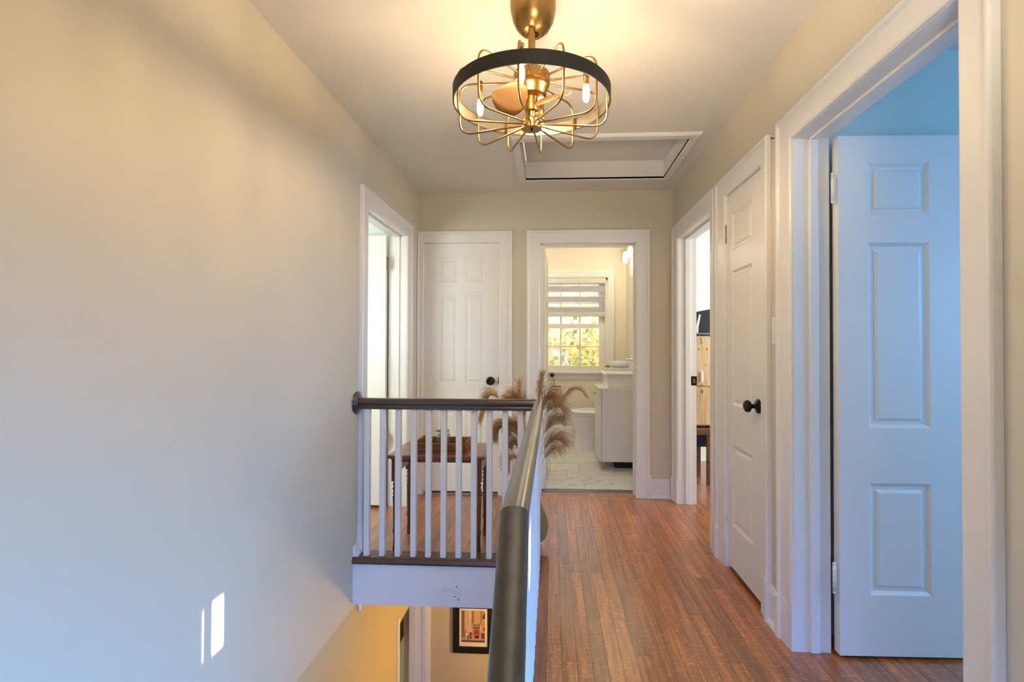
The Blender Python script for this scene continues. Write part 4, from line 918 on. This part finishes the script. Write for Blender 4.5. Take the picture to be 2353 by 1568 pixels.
# unseen sheet added in the bedroom window; its slit shapes the sun patch
bl = thing('bedroom_sun_mask', 'pale sheet added in the bedroom window, slit to shape the sun patch', 'blind', (4.04, 0.45, 0.85))
t = MB(); t.box(4.03, 4.04, -0.1, 0.90, 0.85, 2.05); t.box(4.03, 4.04, 0.90, 1.2, 0.85, 1.74); t.box(4.03, 4.04, 0.90, 1.2, 1.90, 2.05); t.box(4.03, 4.04, 0.985, 1.2, 1.74, 1.90); part('mask_sheet', t, M_SUNMASK, bl)

# ------------------------------------------------------------------ narrow closet behind the right wall and end-wall closet: dark backs
t = MB(); t.box(XR+0.135, XR+0.6, 2.07, 2.70, SLAB, C); struct('wall_closet_core', t, M_WALL, 'closed closet behind the narrow door', 'wall')
t = MB(); t.box(XL, -0.30, D+0.115, D+0.2, SLAB, C); struct('wall_closet_back', t, M_WALL, 'back of the end wall closet', 'wall')

# ------------------------------------------------------------------ office seen through the far right doorway
struct('wall_office_far', wall_cells('Y', 5.0, 5.1, XR+0.135, 3.6, SLAB, C+0.1, []), M_WHITEWALL, 'bright white office wall behind the dark monitor', 'wall')
struct('wall_office_near', wall_cells('Y', 2.70, 2.78, XR+0.135, 3.6, SLAB, C+0.1, []), M_WHITEWALL, 'white office wall next to the closet', 'wall')
struct('wall_office_right', wall_cells('X', 3.5, 3.6, 2.70, 5.1, SLAB, C+0.1, []), M_WHITEWALL, 'white office wall with the desk light', 'wall')
t = MB(); t.box(XR+0.135, 3.6, 2.70, 5.1, C, C+0.1); struct('ceiling_office', t, M_CEIL, 'office ceiling', 'ceiling')
t = MB(); t.box(XR+0.135, 3.6, 2.70, 5.1, SLAB, -0.019); fo = struct('floor_office', t, M_TRIM, 'brown oak floor inside the office doorway', 'floor')
strips(XR, 1.75, 2.78, 4.9, fo, lo=0.5, hi=1.2)
t = MB(); t.box(1.75, 3.5, 2.78, 5.0, -0.018, 0.0); part('floor_boards_rest', t, M_OAK, fo)
OY = 4.05
bn = thing('wooden_bench', 'dark brown bench under the pine cabinet in the office', 'bench', (1.40, OY+0.15, 0))
mb = MB(); mb.box(1.18, 1.62, OY-0.02, OY+0.34, 0.432, 0.492); part('seat_board', mb, M_BENCH, bn, 0.004)
for x in (1.205, 1.345):
    for y in (OY+0.01, OY+0.30):
        mb = MB(); mb.box(x-0.018, x+0.018, y-0.018, y+0.018, 0.0, 0.432); part('leg', mb, M_BENCH, bn, 0.003)
pc = thing('pine_cabinet', 'knotty pine cabinet under the monitor in the office', 'cabinet', (1.40, OY+0.15, 0.492))
mb = MB(); mb.box(1.20, 1.60, OY+0.012, OY+0.32, 0.505, 1.278); part('cabinet_body', mb, M_PINE, pc, 0.003)
for z0, z1 in ((0.515, 0.838), (0.850, 1.270)):
    mb = MB(); mb.box(1.20, 1.60, OY, OY+0.014, z0, z1); part('pine_door', mb, M_PINE, pc, 0.003)
for x in (1.255, 1.34):
    mb = MB(); mb.box(x-0.012, x+0.012, OY+0.0, OY+0.03, 0.492, 0.506); part('foot', mb, M_BLACK, pc)
M_KNOT = plain('pine_knot', (0.25, 0.10, 0.04), 0.5)
for x, z, rx, rz in ((1.258, 1.165, 0.008, 0.010), (1.325, 1.165, 0.009, 0.012), (1.315, 1.03, 0.005, 0.006), (1.285, 0.80, 0.012, 0.018), (1.310, 0.72, 0.005, 0.005)):
    mb = MB(); mb.lathe([(1, 0), (1, 0.001)], 14, frame_to((0, -1, 0), (x, OY+0.0005, z)), sx=rx, sy=rz); part('knot', mb, M_KNOT, pc)
for z in (1.255, 1.225, 0.86):
    mb = MB(); mb.box(1.272, 1.290, OY-0.004, OY, z-0.012, z+0.008); part('catch', mb, M_NICKEL, pc, 0.001)
mb = MB(); mb.lathe([(0.008, 0), (0.010, 0.05), (0.008, 0.09), (0.001, 0.095)], 12, Matrix.Translation((1.281, OY-0.016, 0.885)));  tg = part('white_handle', mb, M_CERAMIC, pc)
mn = thing('computer_monitor', 'dark monitor with a chrome arm on top of the pine cabinet', 'monitor', (1.42, OY+0.10, 1.278))
mb = MB(); mb.prism([(1.222, 1.305), (1.60, 1.305), (1.60, 1.56), (1.222, 1.485)], Matrix(((1, 0, 0, 0), (0, 0, 1, OY+0.10), (0, 1, 0, 0), (0, 0, 0, 1))), 0.03); part('screen', mb, M_SCREEN, mn, 0.003)
mb = MB(); mb.tube([(1.262, OY+0.07, 1.285), (1.264, OY+0.06, 1.36), (1.276, OY+0.06, 1.42), (1.292, OY+0.08, 1.465)], [0.013, 0.011, 0.010, 0.009], 10); part('chrome_arm', mb, M_CHROME, mn)
mb = MB(); mb.box(1.235, 1.60, OY+0.04, OY+0.22, 1.278, 1.300); part('monitor_base', mb, M_BLACKFLAT, mn, 0.005)
mb = MB(); mb.box(1.19, 1.62, OY+0.20, OY+0.215, 0.285, 0.425); tag(part('navy_cloth', mb, M_NAVY, None, 0.003), 'navy cloth panel hanging behind the bench legs', 'cloth')

# ------------------------------------------------------------------ left room
struct('wall_left_room_far', wall_cells('Y', 3.50, 3.58, -3.6, XL-0.13, SLAB, C+0.1, []), M_WHITEWALL, 'pale green-white wall behind the open left door', 'wall')
struct('wall_left_room_near', wall_cells('Y', 1.4, 1.5, -3.6, XL-0.13, SLAB, C+0.1, []), M_WHITEWALL, 'white wall of the left room out of sight', 'wall')
struct('wall_left_room_left', wall_cells('X', -3.6, -3.5, 1.4, 3.58, SLAB, C+0.1, []), M_WHITEWALL, 'white window wall of the left room', 'wall')
t = MB(); t.box(-3.6, XL-0.13, 1.4, 3.58, C, C+0.1); struct('ceiling_left_room', t, M_CEIL, 'left room ceiling', 'ceiling')
t = MB(); t.box(-3.6, XL-0.13, 1.4, 3.58, SLAB, -0.019); fl = struct('floor_left_room', t, M_TRIM, 'oak floor of the left room', 'floor')
t = MB(); t.box(-3.5, XL-0.13, 1.5, 3.5, -0.018, 0.0); part('floor_boards', t, M_OAK, fl)

# ------------------------------------------------------------------ lower hall
struct('wall_lower_far', wall_cells('Y', 3.80, 3.9, -3.0, 1.3, BZ, SLAB, []), M_LOWWALL, 'tan lower hall wall where the framed picture hangs', 'wall')
t = MB(); t.box(-3.0, 1.3, -1.42, 3.9, BZ-0.1, BZ); struct('floor_lower', t, M_NOSEX, 'lower hall floor', 'floor')
struct('wall_lower_right', wall_cells('X', 1.2, 1.3, -1.42, 3.9, BZ, SLAB, []), M_LOWWALL, 'lower hall wall out of sight', 'wall')
struct('wall_lower_left', wall_cells('X', -3.0, -2.9, -1.42, 3.9, BZ, SLAB, []), M_SAGE, 'sage wall of the room past the lower opening', 'wall')
t = MB(); t.box(-3.0, XL-0.13, 2.2, 3.9, SLAB-0.1, SLAB); struct('ceiling_lower', t, M_CEIL, 'ceiling of the lower room', 'ceiling')
mb = MB(); mb.box(-2.9, XL-0.13, 3.79, 3.80, BZ, SLAB-0.1); struct('wall_lower_sage', mb, M_SAGE, 'sage green wall seen through the lower opening', 'wall')
cs = thing('trim_lower_casing', 'tall white door casing on the lower hall wall left of the picture', 'door trim', (-1.08, 3.8, BZ), kind='structure')
for x0, x1, d in ((-1.168, -1.110, 0.030), (-1.110, -1.060, 0.022), (-1.060, -1.020, 0.026), (-1.020, -0.995, 0.014)):
    mb = MB(); mb.box(x0, x1, 3.80-d, 3.80, BZ, SLAB); part('casing_board', mb, M_TRIM, cs, 0.003)
mb = MB(); mb.box(XL-0.001, XL+0.012, 3.235, 3.268, BZ, -0.742); struct('trim_wall_strip', mb, M_TRIM, 'thin white vertical strip on the yellow stair wall', 'trim', 0.003)
mb = MB(); mb.box(XL, XL+0.012, 2.565, 2.600, -0.300, SLAB); struct('trim_stub', mb, M_TRIM, 'short white stub hanging under the left end of the fascia', 'trim', 0.002)
mb = MB(); mb.box(-1.62, -1.215, 3.60, 3.79, -1.205, -0.55); tag(part('wall_speaker', mb, M_BLACKFLAT, None, 0.004), 'black box on the sage wall seen through the lower opening', 'box')
# picture: street scene print
pf = thing('framed_picture', 'black framed street print with cream mat on the lower hall wall', 'picture', (-0.63, 3.8, -1.05))
PX0, PX1, PZ0, PZ1 = -0.806, -0.468, -1.318, -0.875
for b_ in ((PX0, PX0+0.053, PZ0, PZ1), (PX1-0.053, PX1, PZ0, PZ1), (PX0+0.053, PX1-0.053, PZ0, PZ0+0.053), (PX0+0.053, PX1-0.053, PZ1-0.08+0.0, PZ1)):
    mb = MB(); mb.box(b_[0], b_[1], 3.772, 3.799, b_[2], b_[3]); part('frame_side', mb, M_FRAME, pf, 0.003)
mb = MB(); mb.box(PX0+0.05, PX1-0.05, 3.782, 3.79, PZ0+0.05, PZ1-0.078); part('mat_board', mb, M_MAT, pf)
prt = MB(); IX0, IX1, IZ0, IZ1 = -0.734, -0.542, -1.229, -0.975; prt.box(IX0, IX1, 3.779, 3.783, IZ0, IZ1)
print_o = part('street_print', prt, plain('print_ground', (0.50, 0.30, 0.16), 0.5, noise=0.35, nscale=30), pf)
def blob(x0, x1, z0, z1, col, k, sh=None):
    w_, h_ = IX1-IX0, IZ1-IZ0
    pts = sh or [(x0, z0), (x1, z0), (x1, z1), (x0, z1)]
    mb = MB(); mb.prism([(IX0+p[0]*w_, IZ0+p[1]*h_) for p in pts], Matrix(((1, 0, 0, 0), (0, 0, 1, 3.7788-0.00012*k), (0, 1, 0, 0), (0, 0, 0, 1))), 0.0001)
    part('print_shape', mb, plain('print_colour', col, 0.5), print_o)
blob(0.13, 0.26, 0.4, 1, (0.62, 0.42, 0.28), 1); blob(0.0, 0.12, 0.3, 1, (0.22, 0.12, 0.06), 1); blob(0.30, 0.42, 0.62, 1, (0.72, 0.55, 0.38), 1)
blob(0.42, 0.52, 0.6, 1, (0.35, 0.15, 0.09), 2); blob(0.55, 0.80, 0.62, 1, (0.55, 0.38, 0.14), 1); blob(0.80, 0.90, 0.55, 1, (0.35, 0.18, 0.08), 2)
blob(0.88, 1.0, 0.75, 0.95, (0.06, 0.03, 0.02), 3, [(0.90, 0.75), (1, 0.75), (1, 0.9), (0.97, 0.95), (0.92, 0.86)])
blob(0.28, 0.40, 0.30, 0.74, (0.66, 0.44, 0.32), 2, [(0.24, 0.3), (0.46, 0.3), (0.40, 0.74), (0.30, 0.74)])
blob(0.50, 0.78, 0.42, 0.58, (0.16, 0.11, 0.05), 3); blob(0.53, 0.74, 0.48, 0.56, (0.32, 0.24, 0.09), 4); blob(0.53, 0.76, 0.20, 0.40, (0.42, 0.05, 0.03), 4); blob(0.57, 0.72, 0.31, 0.39, (0.22, 0.10, 0.04), 5); blob(0.56, 0.74, 0.13, 0.20, (0.03, 0.02, 0.02), 5); blob(0.58, 0.70, 0.22, 0.26, (0.70, 0.12, 0.06), 6)
blob(0.34, 0.44, 0.24, 0.32, (0.40, 0.03, 0.03), 4); blob(0.36, 0.42, 0.10, 0.24, (0.05, 0.03, 0.04), 4); blob(0.16, 0.30, 0.22, 0.28, (0.70, 0.62, 0.5), 4); blob(0.18, 0.22, 0.06, 0.22, (0.6, 0.5, 0.42), 5); blob(0.26, 0.30, 0.08, 0.22, (0.06, 0.04, 0.06), 5)
blob(0.94, 1.0, 0.36, 0.48, (0.45, 0.03, 0.03), 4); blob(0.78, 0.82, 0.36, 0.56, (0.72, 0.60, 0.44), 4); blob(0.86, 0.94, 0.55, 0.70, (0.60, 0.30, 0.12), 3); blob(0.0, 1.0, 0.0, 0.06, (0.12, 0.06, 0.04), 2)
blob(0.0, 0.14, 0.15, 0.34, (0.28, 0.13, 0.07), 3); blob(0.84, 0.99, 0.12, 0.30, (0.14, 0.05, 0.05), 3)
